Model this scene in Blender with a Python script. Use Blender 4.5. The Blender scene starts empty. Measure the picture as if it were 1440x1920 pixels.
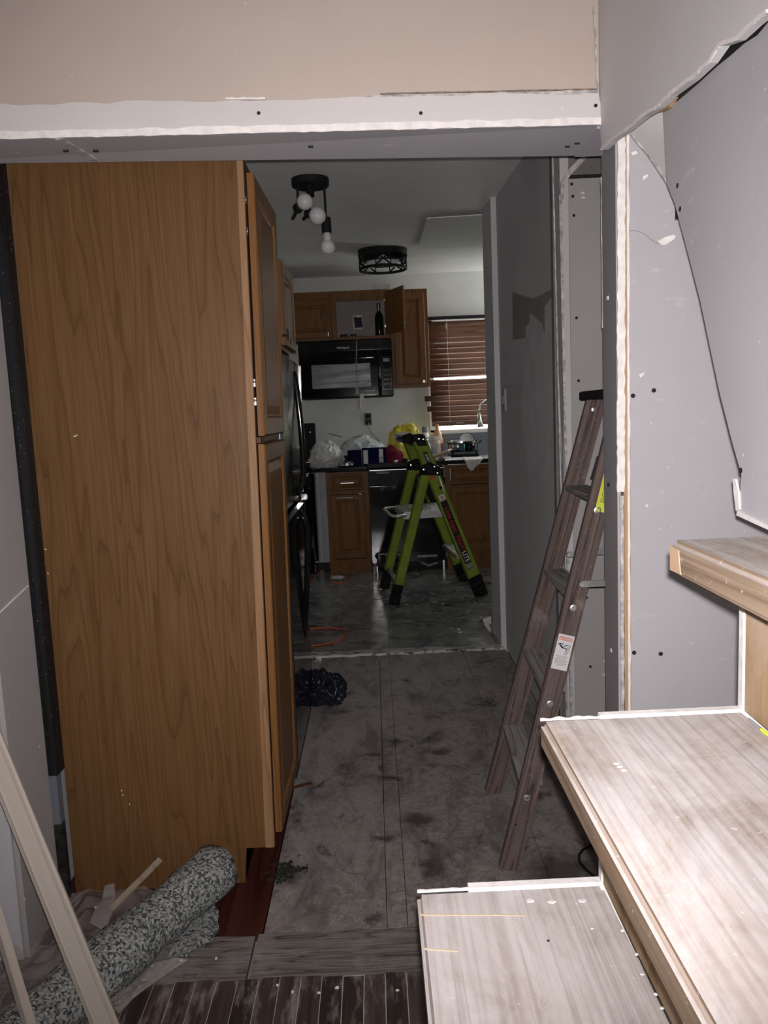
import bpy, bmesh, math, random
from mathutils import Matrix, Vector, noise

# ------------------------------------------------------------------ camera, world, flash, exposure
SC = bpy.context.scene
COL = SC.collection
F_PX, CAM_H = 1480.0, 1.35
ROT = Matrix(((0.9989888461494247, 0.04395550923057469, -0.009444494550893748),
              (-0.014752122439039598, 0.12204028563205487, -0.9924155095353911),
              (-0.04246952027730691, 0.9915513511115435, 0.12256532118135248)))
CAM = Vector((0, 0, CAM_H))
cd = bpy.data.cameras.new('camera'); co = bpy.data.objects.new('camera', cd); COL.objects.link(co)
cd.sensor_fit = 'VERTICAL'; cd.sensor_height = 36.0; cd.lens = F_PX / 1920 * 36.0
cd.clip_start = 0.02
co.matrix_world = Matrix.Translation(CAM) @ ROT.to_4x4()
SC.camera = co
SC.view_settings.view_transform = 'Standard'; SC.view_settings.look = 'None'
SC.view_settings.gamma = 1.0; SC.view_settings.use_curve_mapping = False
SC.view_settings.exposure = 0.0
SC.cycles.use_denoising = True
SC.cycles.max_bounces = 10; SC.cycles.diffuse_bounces = 6; SC.cycles.transparent_max_bounces = 16
SC.cycles.caustics_reflective = False; SC.cycles.caustics_refractive = False

W = bpy.data.worlds.new('overcast_sky'); SC.world = W; W.use_nodes = True
W.node_tree.nodes['Background'].inputs[0].default_value = (0.96, 1.0, 0.95, 1)
W.node_tree.nodes['Background'].inputs[1].default_value = 9.0

fl = bpy.data.lights.new('camera_flash', 'SPOT'); fl.energy = 185; fl.spot_size = math.radians(104); fl.spot_blend = 1.0
fl.shadow_soft_size = 0.006; fl.color = (1.0, 0.965, 0.955)
fo = bpy.data.objects.new('camera_flash', fl); COL.objects.link(fo)
fo.matrix_world = Matrix.Translation(CAM + Vector((0.006, 0.0, 0.018))) @ ROT.to_4x4() @ Matrix.Rotation(math.radians(4), 4, 'X')

# ------------------------------------------------------------------ helpers
def ray(x, y): return ROT @ Vector(((x - 720) / F_PX, (960 - y) / F_PX, -1.0))
def at(x, y, Y): d = ray(x, y); return CAM + d * (Y / d.y)          # point of a pixel at depth Y
def onz(x, y, z): d = ray(x, y); return CAM + d * ((z - CAM_H) / d.z)  # ... on a level plane
def onx(x, y, X): d = ray(x, y); return CAM + d * (X / d.x)          # ... on a side plane
V = Vector
def T(x, y, z): return Matrix.Translation((x, y, z))
def RX(a): return Matrix.Rotation(math.radians(a), 4, 'X')
def RY(a): return Matrix.Rotation(math.radians(a), 4, 'Y')
def RZ(a): return Matrix.Rotation(math.radians(a), 4, 'Z')
def ceil_z(Y): return 2.294 + 0.04 * Y
def frame_of(d, hint=(0, 0, 1)):
    z = V(d).normalized(); x = V(hint).cross(z)
    if x.length < 1e-4: x = V((1, 0, 0)).cross(z)
    x.normalize(); y = z.cross(x)
    m = Matrix((x, y, z)).transposed().to_4x4(); return m

class MB:
    def __init__(s, m=None): s.b = bmesh.new(); s.m = m or Matrix()
    def add(s, vs, fs, m=None):
        mm = s.m @ m if m is not None else s.m
        v = [s.b.verts.new(mm @ V(p)) for p in vs]
        for f in fs:
            try: s.b.faces.new([v[i] for i in f])
            except ValueError: pass
        return s
    def box(s, x0, x1, y0, y1, z0, z1, m=None):
        vs = [(x, y, z) for z in (z0, z1) for y in (y0, y1) for x in (x0, x1)]
        return s.add(vs, [(0, 2, 3, 1), (4, 5, 7, 6), (0, 1, 5, 4), (2, 6, 7, 3), (0, 4, 6, 2), (1, 3, 7, 5)], m)
    def prism(s, pts, ext, m=None):
        n = len(pts); e = V(ext); pts = [V(p) for p in pts]
        return s.add(pts + [p + e for p in pts], [tuple(range(n))[::-1], tuple(range(n, 2 * n))] +
                     [(i, (i + 1) % n, n + (i + 1) % n, n + i) for i in range(n)], m)
    def tube(s, path, r, n=8, caps=True):
        path = [V(p) for p in path]; rs = r if isinstance(r, (list, tuple)) else [r] * len(path)
        vs = []; k = len(path)
        f0 = None
        for i, p in enumerate(path):
            d = path[min(i + 1, k - 1)] - path[max(i - 1, 0)]
            if f0 is None: f0 = frame_of(d)
            else:
                z = d.normalized(); x = f0.col[0].xyz; x = (x - z * x.dot(z)).normalized(); y = z.cross(x)
                f0 = Matrix((x, y, z)).transposed().to_4x4()
            for j in range(n):
                a = 2 * math.pi * j / n
                vs.append(p + f0.col[0].xyz * (rs[i] * math.cos(a)) + f0.col[1].xyz * (rs[i] * math.sin(a)))
        fs = [(i * n + j, i * n + (j + 1) % n, (i + 1) * n + (j + 1) % n, (i + 1) * n + j) for i in range(k - 1) for j in range(n)]
        if caps: fs += [tuple(range(n))[::-1], tuple(range((k - 1) * n, k * n))]
        return s.add(vs, fs)
    def lathe(s, prof, n=24, m=None, caps=True):
        vs = [(r * math.cos(2 * math.pi * j / n), r * math.sin(2 * math.pi * j / n), z) for r, z in prof for j in range(n)]
        k = len(prof)
        fs = [(i * n + j, i * n + (j + 1) % n, (i + 1) * n + (j + 1) % n, (i + 1) * n + j) for i in range(k - 1) for j in range(n)]
        if caps: fs += [tuple(range(n))[::-1], tuple(range((k - 1) * n, k * n))]
        return s.add(vs, fs, m)
    def grid(s, nu, nv, fn):
        vs = [fn(i / (nu - 1), j / (nv - 1)) for j in range(nv) for i in range(nu)]
        return s.add(vs, [(j * nu + i, j * nu + i + 1, (j + 1) * nu + i + 1, (j + 1) * nu + i) for j in range(nv - 1) for i in range(nu - 1)])
    def beam(s, p0, p1, w, t, hint):            # w across along "hint", t the other way
        p0, p1 = V(p0), V(p1); d = p1 - p0; z = d.normalized()
        x = V(hint); x = (x - z * x.dot(z)).normalized(); y = z.cross(x)
        m = Matrix((x, y, z)).transposed().to_4x4(); m.translation = p0
        return s.box(-w / 2, w / 2, -t / 2, t / 2, 0, d.length, m)
    def build(s, name, mat, parent=None, bevel=0, smooth=False, loc=None, seg=2, weld=False):
        b = s.b
        if weld: bmesh.ops.remove_doubles(b, verts=b.verts, dist=1e-5)
        bmesh.ops.recalc_face_normals(b, faces=b.faces)
        if bevel:
            es = [e for e in b.edges if len(e.link_faces) == 2 and e.calc_face_angle(0) > 0.6]
            bmesh.ops.bevel(b, geom=es, offset=bevel, segments=seg, affect='EDGES', clamp_overlap=True)
        if smooth:
            for f in b.faces: f.smooth = True
        me = bpy.data.meshes.new(name); 
        base = V((0, 0, 0))
        if parent is not None: base = wpos(parent)
        elif loc is not None: base = V(loc)
        else:
            xs = [v.co for v in b.verts]
            base = V(((min(v.x for v in xs) + max(v.x for v in xs)) / 2, (min(v.y for v in xs) + max(v.y for v in xs)) / 2, min(v.z for v in xs)))
        bmesh.ops.translate(b, verts=b.verts, vec=-base)
        b.to_mesh(me); b.free()
        me.materials.append(mat)
        o = bpy.data.objects.new(name, me); COL.objects.link(o)
        if parent is not None: o.parent = parent
        else: o.location = base
        return o
def wpos(o):
    p = V((0, 0, 0))
    while o is not None: p = p + o.location; o = o.parent
    return p
def tag(o, label=None, cat=None, group=None, kind=None):
    for k, v in (('label', label), ('category', cat), ('group', group), ('kind', kind)):
        if v: o[k] = v
    return o
def thing(name, label, cat, loc=(0, 0, 0), group=None):
    o = bpy.data.objects.new(name, None); COL.objects.link(o); o.location = loc; o.empty_display_size = 0.1
    return tag(o, label, cat, group)
def struct(o): o['kind'] = 'structure'; return o
def local_part(name, mb, mat, mtx, parent, bevel=0, smooth=False):
    """a mesh kept in its own axes (grain runs with it), placed by mtx (world, parents are unrotated)"""
    o = mb.build(name, mat, None, bevel, smooth, loc=(0, 0, 0))
    m = mtx.copy(); m.translation = m.translation - (wpos(parent) if parent else V((0, 0, 0)))
    o.parent = parent; o.matrix_basis = m; return o
def text_part(name, body, size, mat, mtx, parent, align='CENTER', depth=0.0006, sx=1.0):
    cu = bpy.data.curves.new(name, 'FONT'); cu.body = body; cu.size = size; cu.align_x = align; cu.align_y = 'CENTER'
    cu.extrude = depth; cu.resolution_u = 2
    ob = bpy.data.objects.new(name, cu); COL.objects.link(ob)
    bpy.context.view_layer.update()
    me = bpy.data.meshes.new_from_object(ob.evaluated_get(bpy.context.evaluated_depsgraph_get()))
    bpy.data.objects.remove(ob); bpy.data.curves.remove(cu)
    me.transform(Matrix.Diagonal((sx, 1, 1, 1)))
    me.materials.clear(); me.materials.append(mat); me.name = name
    o = bpy.data.objects.new(name, me); COL.objects.link(o)
    m = mtx.copy(); m.translation = m.translation - wpos(parent)
    o.parent = parent; o.matrix_basis = m; return o
def face_cam(p):   # text frame facing -Y at p
    return T(*p) @ RX(90)

# ------------------------------------------------------------------ materials
class NT:
    def __init__(s, name, rough=0.6, metal=0.0, spec=0.5):
        s.m = bpy.data.materials.new(name); s.m.use_nodes = True; s.t = s.m.node_tree; s.n = s.t.nodes
        s.p = s.n['Principled BSDF']; s.p.inputs['Roughness'].default_value = rough
        s.p.inputs['Metallic'].default_value = metal; s.p.inputs['Specular IOR Level'].default_value = spec
        s.c = s.n.new('ShaderNodeTexCoord').outputs['Object']
    def L(s, a, b): s.t.links.new(a, b)
    def map(s, scale=(1, 1, 1), loc=(0, 0, 0), rot=(0, 0, 0), src=None):
        k = s.n.new('ShaderNodeMapping'); s.L(src or s.c, k.inputs[0])
        k.inputs[1].default_value = loc; k.inputs[2].default_value = rot; k.inputs[3].default_value = scale
        return k.outputs[0]
    def noise(s, scale, vec=None, detail=5, rough=0.55, dist=0.0, col=False):
        k = s.n.new('ShaderNodeTexNoise'); s.L(vec or s.c, k.inputs['Vector'])
        k.inputs['Scale'].default_value = scale; k.inputs['Detail'].default_value = detail
        k.inputs['Roughness'].default_value = rough; k.inputs['Distortion'].default_value = dist
        return k.outputs[1 if col else 0]
    def vor(s, scale, vec=None, feature='F1', out=0, rnd=1.0):
        k = s.n.new('ShaderNodeTexVoronoi'); k.feature = feature; s.L(vec or s.c, k.inputs['Vector'])
        k.inputs['Scale'].default_value = scale; k.inputs['Randomness'].default_value = rnd
        return k.outputs[out]
    def math(s, op, a, b=0.0, c=0.0):
        k = s.n.new('ShaderNodeMath'); k.operation = op
        for i, v in enumerate((a, b, c)):
            if isinstance(v, (int, float)): k.inputs[i].default_value = v
            else: s.L(v, k.inputs[i])
        return k.outputs[0]
    def ramp(s, fac, stops, interp='LINEAR'):
        k = s.n.new('ShaderNodeValToRGB'); s.L(fac, k.inputs[0]); r = k.color_ramp; r.interpolation = interp
        while len(r.elements) < len(stops): r.elements.new(0.5)
        for e, (p, c) in zip(r.elements, stops):
            e.position = p; e.color = (*c, 1) if isinstance(c, tuple) else (c, c, c, 1)
        return k.outputs[0]
    def mix(s, fac, a, b, mode='MIX'):
        k = s.n.new('ShaderNodeMix'); k.data_type = 'RGBA'; k.blend_type = mode
        for i, v in ((0, fac), (6, a), (7, b)):
            if isinstance(v, (int, float)): k.inputs[i].default_value = v
            elif isinstance(v, tuple): k.inputs[i].default_value = (*v, 1)
            else: s.L(v, k.inputs[i])
        return k.outputs[2]
    def sep(s, src=None):
        k = s.n.new('ShaderNodeSeparateXYZ'); s.L(src or s.c, k.inputs[0]); return k.outputs
    def col(s, v):
        if isinstance(v, tuple): s.p.inputs['Base Color'].default_value = (*v, 1)
        else: s.L(v, s.p.inputs['Base Color'])
        return s
    def rough(s, v): s.L(v, s.p.inputs['Roughness']); return s
    def bump(s, h, strength=0.3, dist=0.002):
        k = s.n.new('ShaderNodeBump'); s.L(h, k.inputs['Height']); k.inputs['Strength'].default_value = strength
        k.inputs['Distance'].default_value = dist; s.L(k.outputs[0], s.p.inputs['Normal']); return s

def plain(name, c, rough=0.6, metal=0, var=0.12, scale=12, bump=0.0, spec=0.25):
    t = NT(name, rough, metal, spec)
    n = t.noise(scale)
    d = tuple(max(0, x * (1 - var)) for x in c); u = tuple(min(1, x * (1 + var)) for x in c)
    t.col(t.ramp(n, [(0.3, d), (0.7, u)]))
    if bump: t.bump(t.noise(scale * 6), bump, 0.002)
    return t.m

def drywall(name, c, scuff=(0.75, 0.72, 0.71), amt=0.62, seed=0.0):
    t = NT(name, 0.75, 0, 0.3)
    base = t.ramp(t.noise(1.6, t.map(loc=(seed, seed, seed)), 4), [(0.3, tuple(x * 0.93 for x in c)), (0.7, tuple(min(1, x * 1.05) for x in c))])
    s1 = t.ramp(t.noise(9, t.map((1, 1, 2.2), (seed, 3, seed)), 8, 0.7), [(amt, 0.0), (amt + 0.12, 0.5)])
    s2 = t.ramp(t.noise(55, t.map((1, 1, 1), (seed, 1, 0)), 3), [(0.72, 0.0), (0.76, 0.7)])
    c1 = t.mix(s1, base, scuff); t.col(t.mix(s2, c1, scuff))
    t.bump(t.noise(90, None, 3), 0.08, 0.002)
    return t.m

def woodgrain(name, dark, mid, light, axis='Z', freq=9.0, across=5.0, along=0.45, rough=0.45, fine=0.35, dust=None, dust_amt=0.5, spec=0.15, seed=0.0, bump=0.15, rust=None):
    t = NT(name, rough, 0, spec)
    sc = {'X': (along, across, across), 'Y': (across, along, across), 'Z': (across, across, along)}[axis]
    n = t.noise(1.0, t.map(sc, (seed, seed * 0.7, seed * 0.3)), 2, 0.4, 0.25)
    f = t.math('FRACT', t.math('MULTIPLY', n, freq))
    rings = t.ramp(f, [(0.0, dark), (0.16, mid), (0.75, light), (1.0, mid)])
    sf = {'X': (6, 260, 260), 'Y': (260, 6, 260), 'Z': (260, 260, 6)}[axis]
    fib = t.noise(1.0, t.map(sf), 3, 0.6)
    c = t.mix(t.ramp(fib, [(0.42, fine), (0.58, 0.0)]), rings, dark)
    big = t.noise(1.3, t.map(loc=(seed, 2, 5)), 3)
    c = t.mix(t.ramp(big, [(0.35, 0.0), (0.75, 0.35)]), c, mid)
    if rust: c = t.mix(t.ramp(t.noise(1.0, t.map((9, 4, 9), (3.1, 0.4, 0)), 6, 0.6, 0.4), [(0.56, 0.0), (0.72, 0.42)]), c, rust)
    if dust:
        d1 = t.ramp(t.noise(7, t.map(loc=(3 + seed, 1, 0)), 7, 0.68), [(0.60 - 0.3 * dust_amt, 0.0), (0.86 - 0.3 * dust_amt, 0.9)])
        c = t.mix(d1, c, dust)
        c = t.mix(t.ramp(t.noise(130, None, 3), [(0.66, 0.0), (0.72, 0.5)]), c, dust)
    t.col(c); t.bump(t.math('ADD', f, fib), bump, 0.001)
    return t.m

OAKD, OAKM, OAKL = (0.10, 0.043, 0.014), (0.165, 0.073, 0.024), (0.20, 0.094, 0.033)
M = {}
M['oak_panel'] = woodgrain('oak_panel', (0.080, 0.039, 0.0155), (0.124, 0.062, 0.0245), (0.146, 0.074, 0.031), 'Z', 12, 11.0, 0.62, 0.42, 0.45, bump=0.05)
M['oak'] = woodgrain('oak_cabinet', OAKD, OAKM, OAKL, 'Z', 7, 9, 0.8, 0.4, 0.35, bump=0.05)
M['oak_light'] = woodgrain('oak_stile', (0.15, 0.078, 0.036), (0.235, 0.13, 0.066), (0.28, 0.165, 0.09), 'Z', 6, 14, 0.8, 0.5, 0.4, bump=0.08)
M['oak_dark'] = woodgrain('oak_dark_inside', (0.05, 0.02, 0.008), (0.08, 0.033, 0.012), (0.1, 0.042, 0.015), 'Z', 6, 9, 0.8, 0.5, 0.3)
M['drywall'] = drywall('grey_drywall', (0.43, 0.41, 0.44))
M['drywall_dim'] = drywall('grey_paint_wall', (0.52, 0.51, 0.53), amt=0.7, seed=4)
M['drywall_pink'] = drywall('pale_drywall', (0.63, 0.60, 0.61), amt=0.66, seed=2)
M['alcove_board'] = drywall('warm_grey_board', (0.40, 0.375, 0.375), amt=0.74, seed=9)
M['beige'] = drywall('beige_paint', (0.51, 0.425, 0.38), (0.68, 0.62, 0.57), 0.68, 1)
M['header_band'] = drywall('header_band_board', (0.60, 0.555, 0.545), amt=0.64, seed=6)
M['plaster'] = plain('white_joint_compound', (0.78, 0.73, 0.72), 0.85, 0, 0.12, 40, 0.3)
M['gyp_core'] = plain('torn_gypsum_edge', (0.46, 0.43, 0.42), 0.9, 0, 0.45, 45, 0.4)
M['hole'] = plain('dark_hole_and_gap', (0.02, 0.018, 0.018), 0.8)
M['stud'] = woodgrain('pine_stud', (0.22, 0.12, 0.06), (0.40, 0.26, 0.15), (0.48, 0.33, 0.2), 'Z', 6, 9, 0.5, 0.7, 0.3)
M['white_wall'] = plain('kitchen_white_paint', (0.62, 0.62, 0.59), 0.6, 0, 0.06, 5, 0.05)
M['ceiling'] = plain('ceiling_paint', (0.76, 0.745, 0.74), 0.45, 0, 0.06, 3, 0.5)
M['patch_dark'] = plain('brown_grey_patch', (0.27, 0.25, 0.24), 0.5, 0, 0.1, 8)
M['patch_light'] = plain('light_grey_patch', (0.56, 0.555, 0.58), 0.45, 0, 0.1, 8)
M['black_gloss'] = plain('black_gloss_enamel', (0.006, 0.006, 0.007), 0.07, 0, 0.3, 8, spec=0.5)
M['black_matte'] = plain('black_matte', (0.009, 0.009, 0.010), 0.7, 0, 0.3, 10)
M['black_plastic'] = plain('black_plastic', (0.010, 0.010, 0.011), 0.12, 0, 0.3, 10, spec=0.4)
M['chrome'] = plain('chrome', (0.72, 0.72, 0.74), 0.18, 1.0, 0.05)
M['steel'] = plain('brushed_steel', (0.6, 0.6, 0.6), 0.3, 1.0, 0.08)
M['alu'] = plain('aluminium', (0.55, 0.54, 0.53), 0.38, 0.85, 0.2, 60)
M['white_plastic'] = plain('white_plastic', (0.75, 0.75, 0.73), 0.35, 0, 0.05)
M['grey_plastic'] = plain('grey_plastic', (0.25, 0.25, 0.25), 0.4)
M['ink_white'] = plain('white_print', (0.8, 0.8, 0.8), 0.5, 0, 0.02)
M['ink_black'] = plain('black_print', (0.015, 0.015, 0.018), 0.5)
M['ink_red'] = plain('red_print', (0.55, 0.03, 0.02), 0.5)
M['ink_pink'] = plain('faded_red_print', (0.62, 0.24, 0.22), 0.5)
M['label_white'] = plain('white_sticker', (0.62, 0.6, 0.62), 0.4, 0, 0.06)
M['label_yellow'] = plain('yellow_sticker', (0.55, 0.58, 0.06), 0.4, 0, 0.1)
M['green_rail'] = plain('green_fibreglass', (0.20, 0.27, 0.035), 0.6, 0, 0.2, 9, spec=0.15)
M['navy'] = plain('navy_card', (0.006, 0.009, 0.045), 0.8, spec=0.08)
M['maroon'] = plain('maroon_cloth', (0.16, 0.012, 0.03), 0.8, 0, 0.3, 25, 0.3)
M['cloth'] = plain('white_cloth', (0.62, 0.6, 0.56), 0.9, 0, 0.1, 30, 0.3)
M['paper'] = plain('cream_paper', (0.68, 0.6, 0.48), 0.8, 0, 0.12, 20)
M['counter'] = plain('black_countertop', (0.016, 0.016, 0.018), 0.12, 0, 0.8, 160)
M['granite'] = plain('grey_speckled_backsplash', (0.16, 0.17, 0.2), 0.3, 0, 0.9, 130)
M['red_floor'] = woodgrain('old_red_floor', (0.028, 0.008, 0.006), (0.055, 0.016, 0.011), (0.075, 0.024, 0.017), 'Y', 5, 8, 0.5, 0.3, 0.3)
M['orange_cord'] = plain('orange_cord', (0.42, 0.09, 0.04), 0.5)
M['brown_glass'] = plain('dark_green_glass', (0.008, 0.014, 0.008), 0.12)
M['teal'] = plain('teal_enamel', (0.05, 0.22, 0.26), 0.25)
M['amber_pet'] = plain('amber_bottle', (0.62, 0.36, 0.2), 0.25)

def dusty_tread():
    t = NT('dusty_pine_tread', 0.65, 0, 0.15)
    n = t.noise(1.0, t.map((11, 0.55, 11), (2.2, 0.3, 0.1)), 2, 0.4, 0.2)
    f = t.math('FRACT', t.math('MULTIPLY', n, 7.0))
    tan = t.ramp(f, [(0.0, (0.12, 0.078, 0.05)), (0.2, (0.19, 0.132, 0.09)), (0.75, (0.25, 0.183, 0.132)), (1.0, (0.17, 0.115, 0.08))])
    st = t.noise(1.0, t.map((150, 2.6, 150)), 4, 0.55, 0.5)
    tan = t.mix(t.ramp(st, [(0.40, 0.6), (0.56, 0.0)]), tan, (0.12, 0.08, 0.052))
    tan = t.mix(t.ramp(t.noise(1.0, t.map((9, 4, 9), (3.1, 0.4, 0)), 6, 0.6, 0.4), [(0.55, 0.0), (0.72, 0.6)]), tan, (0.24, 0.135, 0.07))
    nz = t.sep(t.n.new('ShaderNodeNewGeometry').outputs['Normal'])[2]
    up = t.ramp(nz, [(0.55, 0.05), (0.98, 1.0)])
    d = t.ramp(t.noise(6, t.map((1.3, 0.8, 1), (4, 1, 0)), 9, 0.72, 0.5), [(0.36, 0.30), (0.50, 0.72), (0.64, 0.98)])
    d = t.math('MULTIPLY', d, t.ramp(st, [(0.38, 0.72), (0.56, 1.0)]))
    c = t.mix(t.math('MULTIPLY', d, up), tan, t.mix(t.ramp(t.noise(3.3, t.map((2.5, 0.8, 1), (9, 2, 0)), 5), [(0.55, 0.0), (0.7, 0.6)]), (0.46, 0.428, 0.43), (0.35, 0.35, 0.38)))
    c = t.mix(t.ramp(t.noise(120, None, 3), [(0.67, 0.0), (0.72, 0.5)]), c, (0.55, 0.52, 0.51))
    t.col(c); t.bump(t.math('ADD', f, st), 0.25, 0.001); return t.m
M['tread'] = dusty_tread()
M['tread_edge'] = woodgrain('pine_nosing', (0.12, 0.075, 0.045), (0.25, 0.17, 0.11), (0.30, 0.22, 0.155), 'Y', 9, 30, 0.8, 0.6, 0.3, dust=(0.5, 0.45, 0.43), dust_amt=0.25)
M['plywood'] = woodgrain('plywood_riser', (0.2, 0.12, 0.06), (0.31, 0.20, 0.115), (0.36, 0.25, 0.155), 'Z', 5, 9, 2.2, 0.65, 0.25, dust=(0.4, 0.33, 0.28), dust_amt=0.25)
M['ladder_wood'] = woodgrain('weathered_ladder_wood', (0.036, 0.022, 0.019), (0.105, 0.075, 0.068), (0.165, 0.125, 0.114), 'Z', 8, 22, 0.7, 0.6, 0.35, dust=(0.3, 0.26, 0.25), dust_amt=0.1, bump=0.3)
M['ladder_tread'] = woodgrain('grey_ladder_tread', (0.11, 0.1, 0.093), (0.25, 0.235, 0.225), (0.34, 0.32, 0.31), 'Y', 9, 14, 0.8, 0.65, 0.35, bump=0.3)
M['moulding'] = woodgrain('primed_pine_moulding', (0.27, 0.22, 0.18), (0.36, 0.31, 0.275), (0.39, 0.345, 0.31), 'Z', 5, 9, 0.35, 0.6, 0.12)
M['stick'] = woodgrain('pale_stick', (0.22, 0.16, 0.12), (0.32, 0.25, 0.2), (0.36, 0.29, 0.23), 'Z', 5, 12, 0.5, 0.7, 0.2)
M['blind'] = woodgrain('brown_blind_slat', (0.08, 0.04, 0.028), (0.16, 0.085, 0.062), (0.22, 0.125, 0.095), 'X', 5, 9, 0.6, 0.5, 0.2)
M['black_post'] = woodgrain('black_painted_post', (0.006, 0.006, 0.007), (0.011, 0.011, 0.012), (0.016, 0.016, 0.018), 'Z', 5, 14, 0.4, 0.4, 0.2, dust=(0.3, 0.28, 0.27), dust_amt=-0.05)
def hardwood():
    t = NT('worn_dark_hardwood', 0.5)
    oi = t.n.new('ShaderNodeObjectInfo').outputs['Random']
    g = t.noise(1.0, t.map((60, 2.5, 60)), 5, 0.65)
    a = t.ramp(g, [(0.3, (0.028, 0.016, 0.013)), (0.7, (0.13, 0.088, 0.075))])
    a = t.mix(t.math('MULTIPLY', oi, 0.75), a, (0.012, 0.009, 0.009))
    d = t.ramp(t.noise(1.0, t.map((28, 6, 10), (5, 1, 0)), 7, 0.7), [(0.49, 0.0), (0.66, 0.8)])
    t.col(t.mix(d, a, (0.32, 0.285, 0.272))); t.bump(g, 0.3, 0.001); return t.m
M['hardwood'] = hardwood()
def osb():
    t = NT('worn_subfloor_board', 0.75)
    d = t.noise(5, None, 4, 0.6, col=True)
    w = t.mix(0.3, t.c, d, 'ADD')
    v1 = t.vor(1.0, t.map((120, 30, 30), rot=(0, 0, 0.7), src=w), out=1)
    v2 = t.vor(1.0, t.map((34, 110, 30), rot=(0, 0, -0.35), src=w), out=1)
    bw = t.n.new('ShaderNodeRGBToBW'); t.L(t.mix(0.5, v1, v2), bw.inputs[0])
    c = t.ramp(bw.outputs[0], [(0.2, (0.165, 0.14, 0.13)), (0.55, (0.25, 0.22, 0.208)), (0.85, (0.33, 0.295, 0.28))])
    c = t.mix(t.ramp(t.noise(2.2, t.map(loc=(7, 2, 0)), 8, 0.7), [(0.40, 0.0), (0.65, 0.7)]), c, (0.335, 0.30, 0.288))
    c = t.mix(t.ramp(t.noise(1.0, t.map((9, 3.2, 1), (2, 7, 0), (0, 0, 0.4)), 9, 0.75, 0.5), [(0.48, 0.0), (0.66, 0.8)]), c, (0.082, 0.066, 0.062))
    st = t.ramp(t.noise(4.2, t.map((1, 0.8, 1), (1.3, 4.1, 0)), 9, 0.72, 0.6), [(0.56, 0.0), (0.65, 0.92)])
    c = t.mix(st, c, (0.036, 0.027, 0.025))
    st2 = t.ramp(t.noise(14, t.map((1, 1, 1), (4, 9, 0)), 7, 0.72, 0.8), [(0.60, 0.0), (0.70, 0.75)])
    c = t.mix(st2, c, (0.05, 0.037, 0.034))
    gp = t.n.new('ShaderNodeNewGeometry').outputs['Position']
    wp = t.mix(0.16, gp, t.noise(9, gp, 6, 0.7, col=True), 'ADD')
    for px, py, rx, ry in ((812, 1625, 0.035, 0.10), (722, 1572, 0.045, 0.02), (718, 1440, 0.02, 0.05), (700, 1415, 0.05, 0.03), (745, 1388, 0.03, 0.03), (825, 1408, 0.05, 0.035), (785, 1540, 0.06, 0.05), (540, 1640, 0.05, 0.06), (690, 1722, 0.03, 0.02), (1020, 1490, 0.025, 0.04), (1050, 1630, 0.12, 0.09), (640, 1300, 0.05, 0.05)):
        q = onz(px, py, 0); k = t.n.new('ShaderNodeMapping'); t.L(wp, k.inputs[0]); k.inputs[1].default_value = (-(q.x + 0.08) / rx, -(q.y + 0.08) / ry, 0); k.inputs[3].default_value = (1 / rx, 1 / ry, 0)
        ln = t.n.new('ShaderNodeVectorMath'); ln.operation = 'LENGTH'; t.L(k.outputs[0], ln.inputs[0])
        c = t.mix(t.ramp(t.math('MULTIPLY', ln.outputs['Value'], 0.5), [(0.22, 0.8), (0.62, 0.0)]), c, (0.038, 0.027, 0.026))
    t.col(c); t.bump(bw.outputs[0], 0.3, 0.002); return t.m
M['osb'] = osb()
M['trans'] = woodgrain('rough_dusty_plank', (0.022, 0.017, 0.016), (0.17, 0.145, 0.135), (0.25, 0.22, 0.208), 'X', 9, 24, 1.6, 0.8, 0.4, dust=(0.3, 0.27, 0.26), dust_amt=0.3, bump=0.6)
def marble():
    t = NT('grey_marble_tile', 0.13)
    oi = t.n.new('ShaderNodeObjectInfo').outputs['Random']
    k = t.n.new('ShaderNodeCombineXYZ'); t.L(t.math('MULTIPLY', oi, 37.0), k.inputs[0]); t.L(t.math('MULTIPLY', oi, 11.0), k.inputs[1])
    va = t.n.new('ShaderNodeVectorMath'); t.L(t.c, va.inputs[0]); t.L(k.outputs[0], va.inputs[1])
    n = t.noise(1.7, t.map((1, 1.7, 1), rot=(0, 0, 0.5), src=va.outputs[0]), 7, 0.62, 0.8)
    v = t.math('ABSOLUTE', t.math('SUBTRACT', n, 0.5))
    c = t.ramp(v, [(0.0, (0.06, 0.06, 0.062)), (0.012, (0.14, 0.14, 0.14)), (0.04, (0.20, 0.202, 0.20)), (0.3, (0.225, 0.228, 0.225))])
    t.col(c); t.rough(t.ramp(t.noise(14, None, 5), [(0.35, 0.10), (0.75, 0.38)])); return t.m
M['marble'] = marble()
def pad():
    t = NT('speckled_carpet_pad', 0.9, 0, 0.2)
    w = t.mix(0.012, t.c, t.noise(40, None, 2, col=True), 'ADD')
    v = t.vor(1.0, t.map((185, 215, 185), src=w), out=1)
    bw = t.n.new('ShaderNodeRGBToBW'); t.L(v, bw.inputs[0])
    c = t.ramp(bw.outputs[0], [(0.12, (0.035, 0.042, 0.06)), (0.33, (0.08, 0.086, 0.092)), (0.44, (0.18, 0.184, 0.178)), (0.6, (0.26, 0.265, 0.25)), (0.8, (0.38, 0.38, 0.355))])
    t.col(c); t.bump(bw.outputs[0], 0.6, 0.006); return t.m
M['pad'] = pad()
def gloss_smudge():
    t = NT('smudged_black_fridge', 0.15)
    n = t.noise(6, t.map((1, 1, 0.6)), 7, 0.7, 1.2)
    t.col(t.ramp(n, [(0.5, (0.006, 0.006, 0.007)), (0.75, (0.03, 0.03, 0.034))])); t.rough(t.ramp(n, [(0.4, 0.10), (0.7, 0.34)])); return t.m
M['fridge'] = gloss_smudge()
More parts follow.
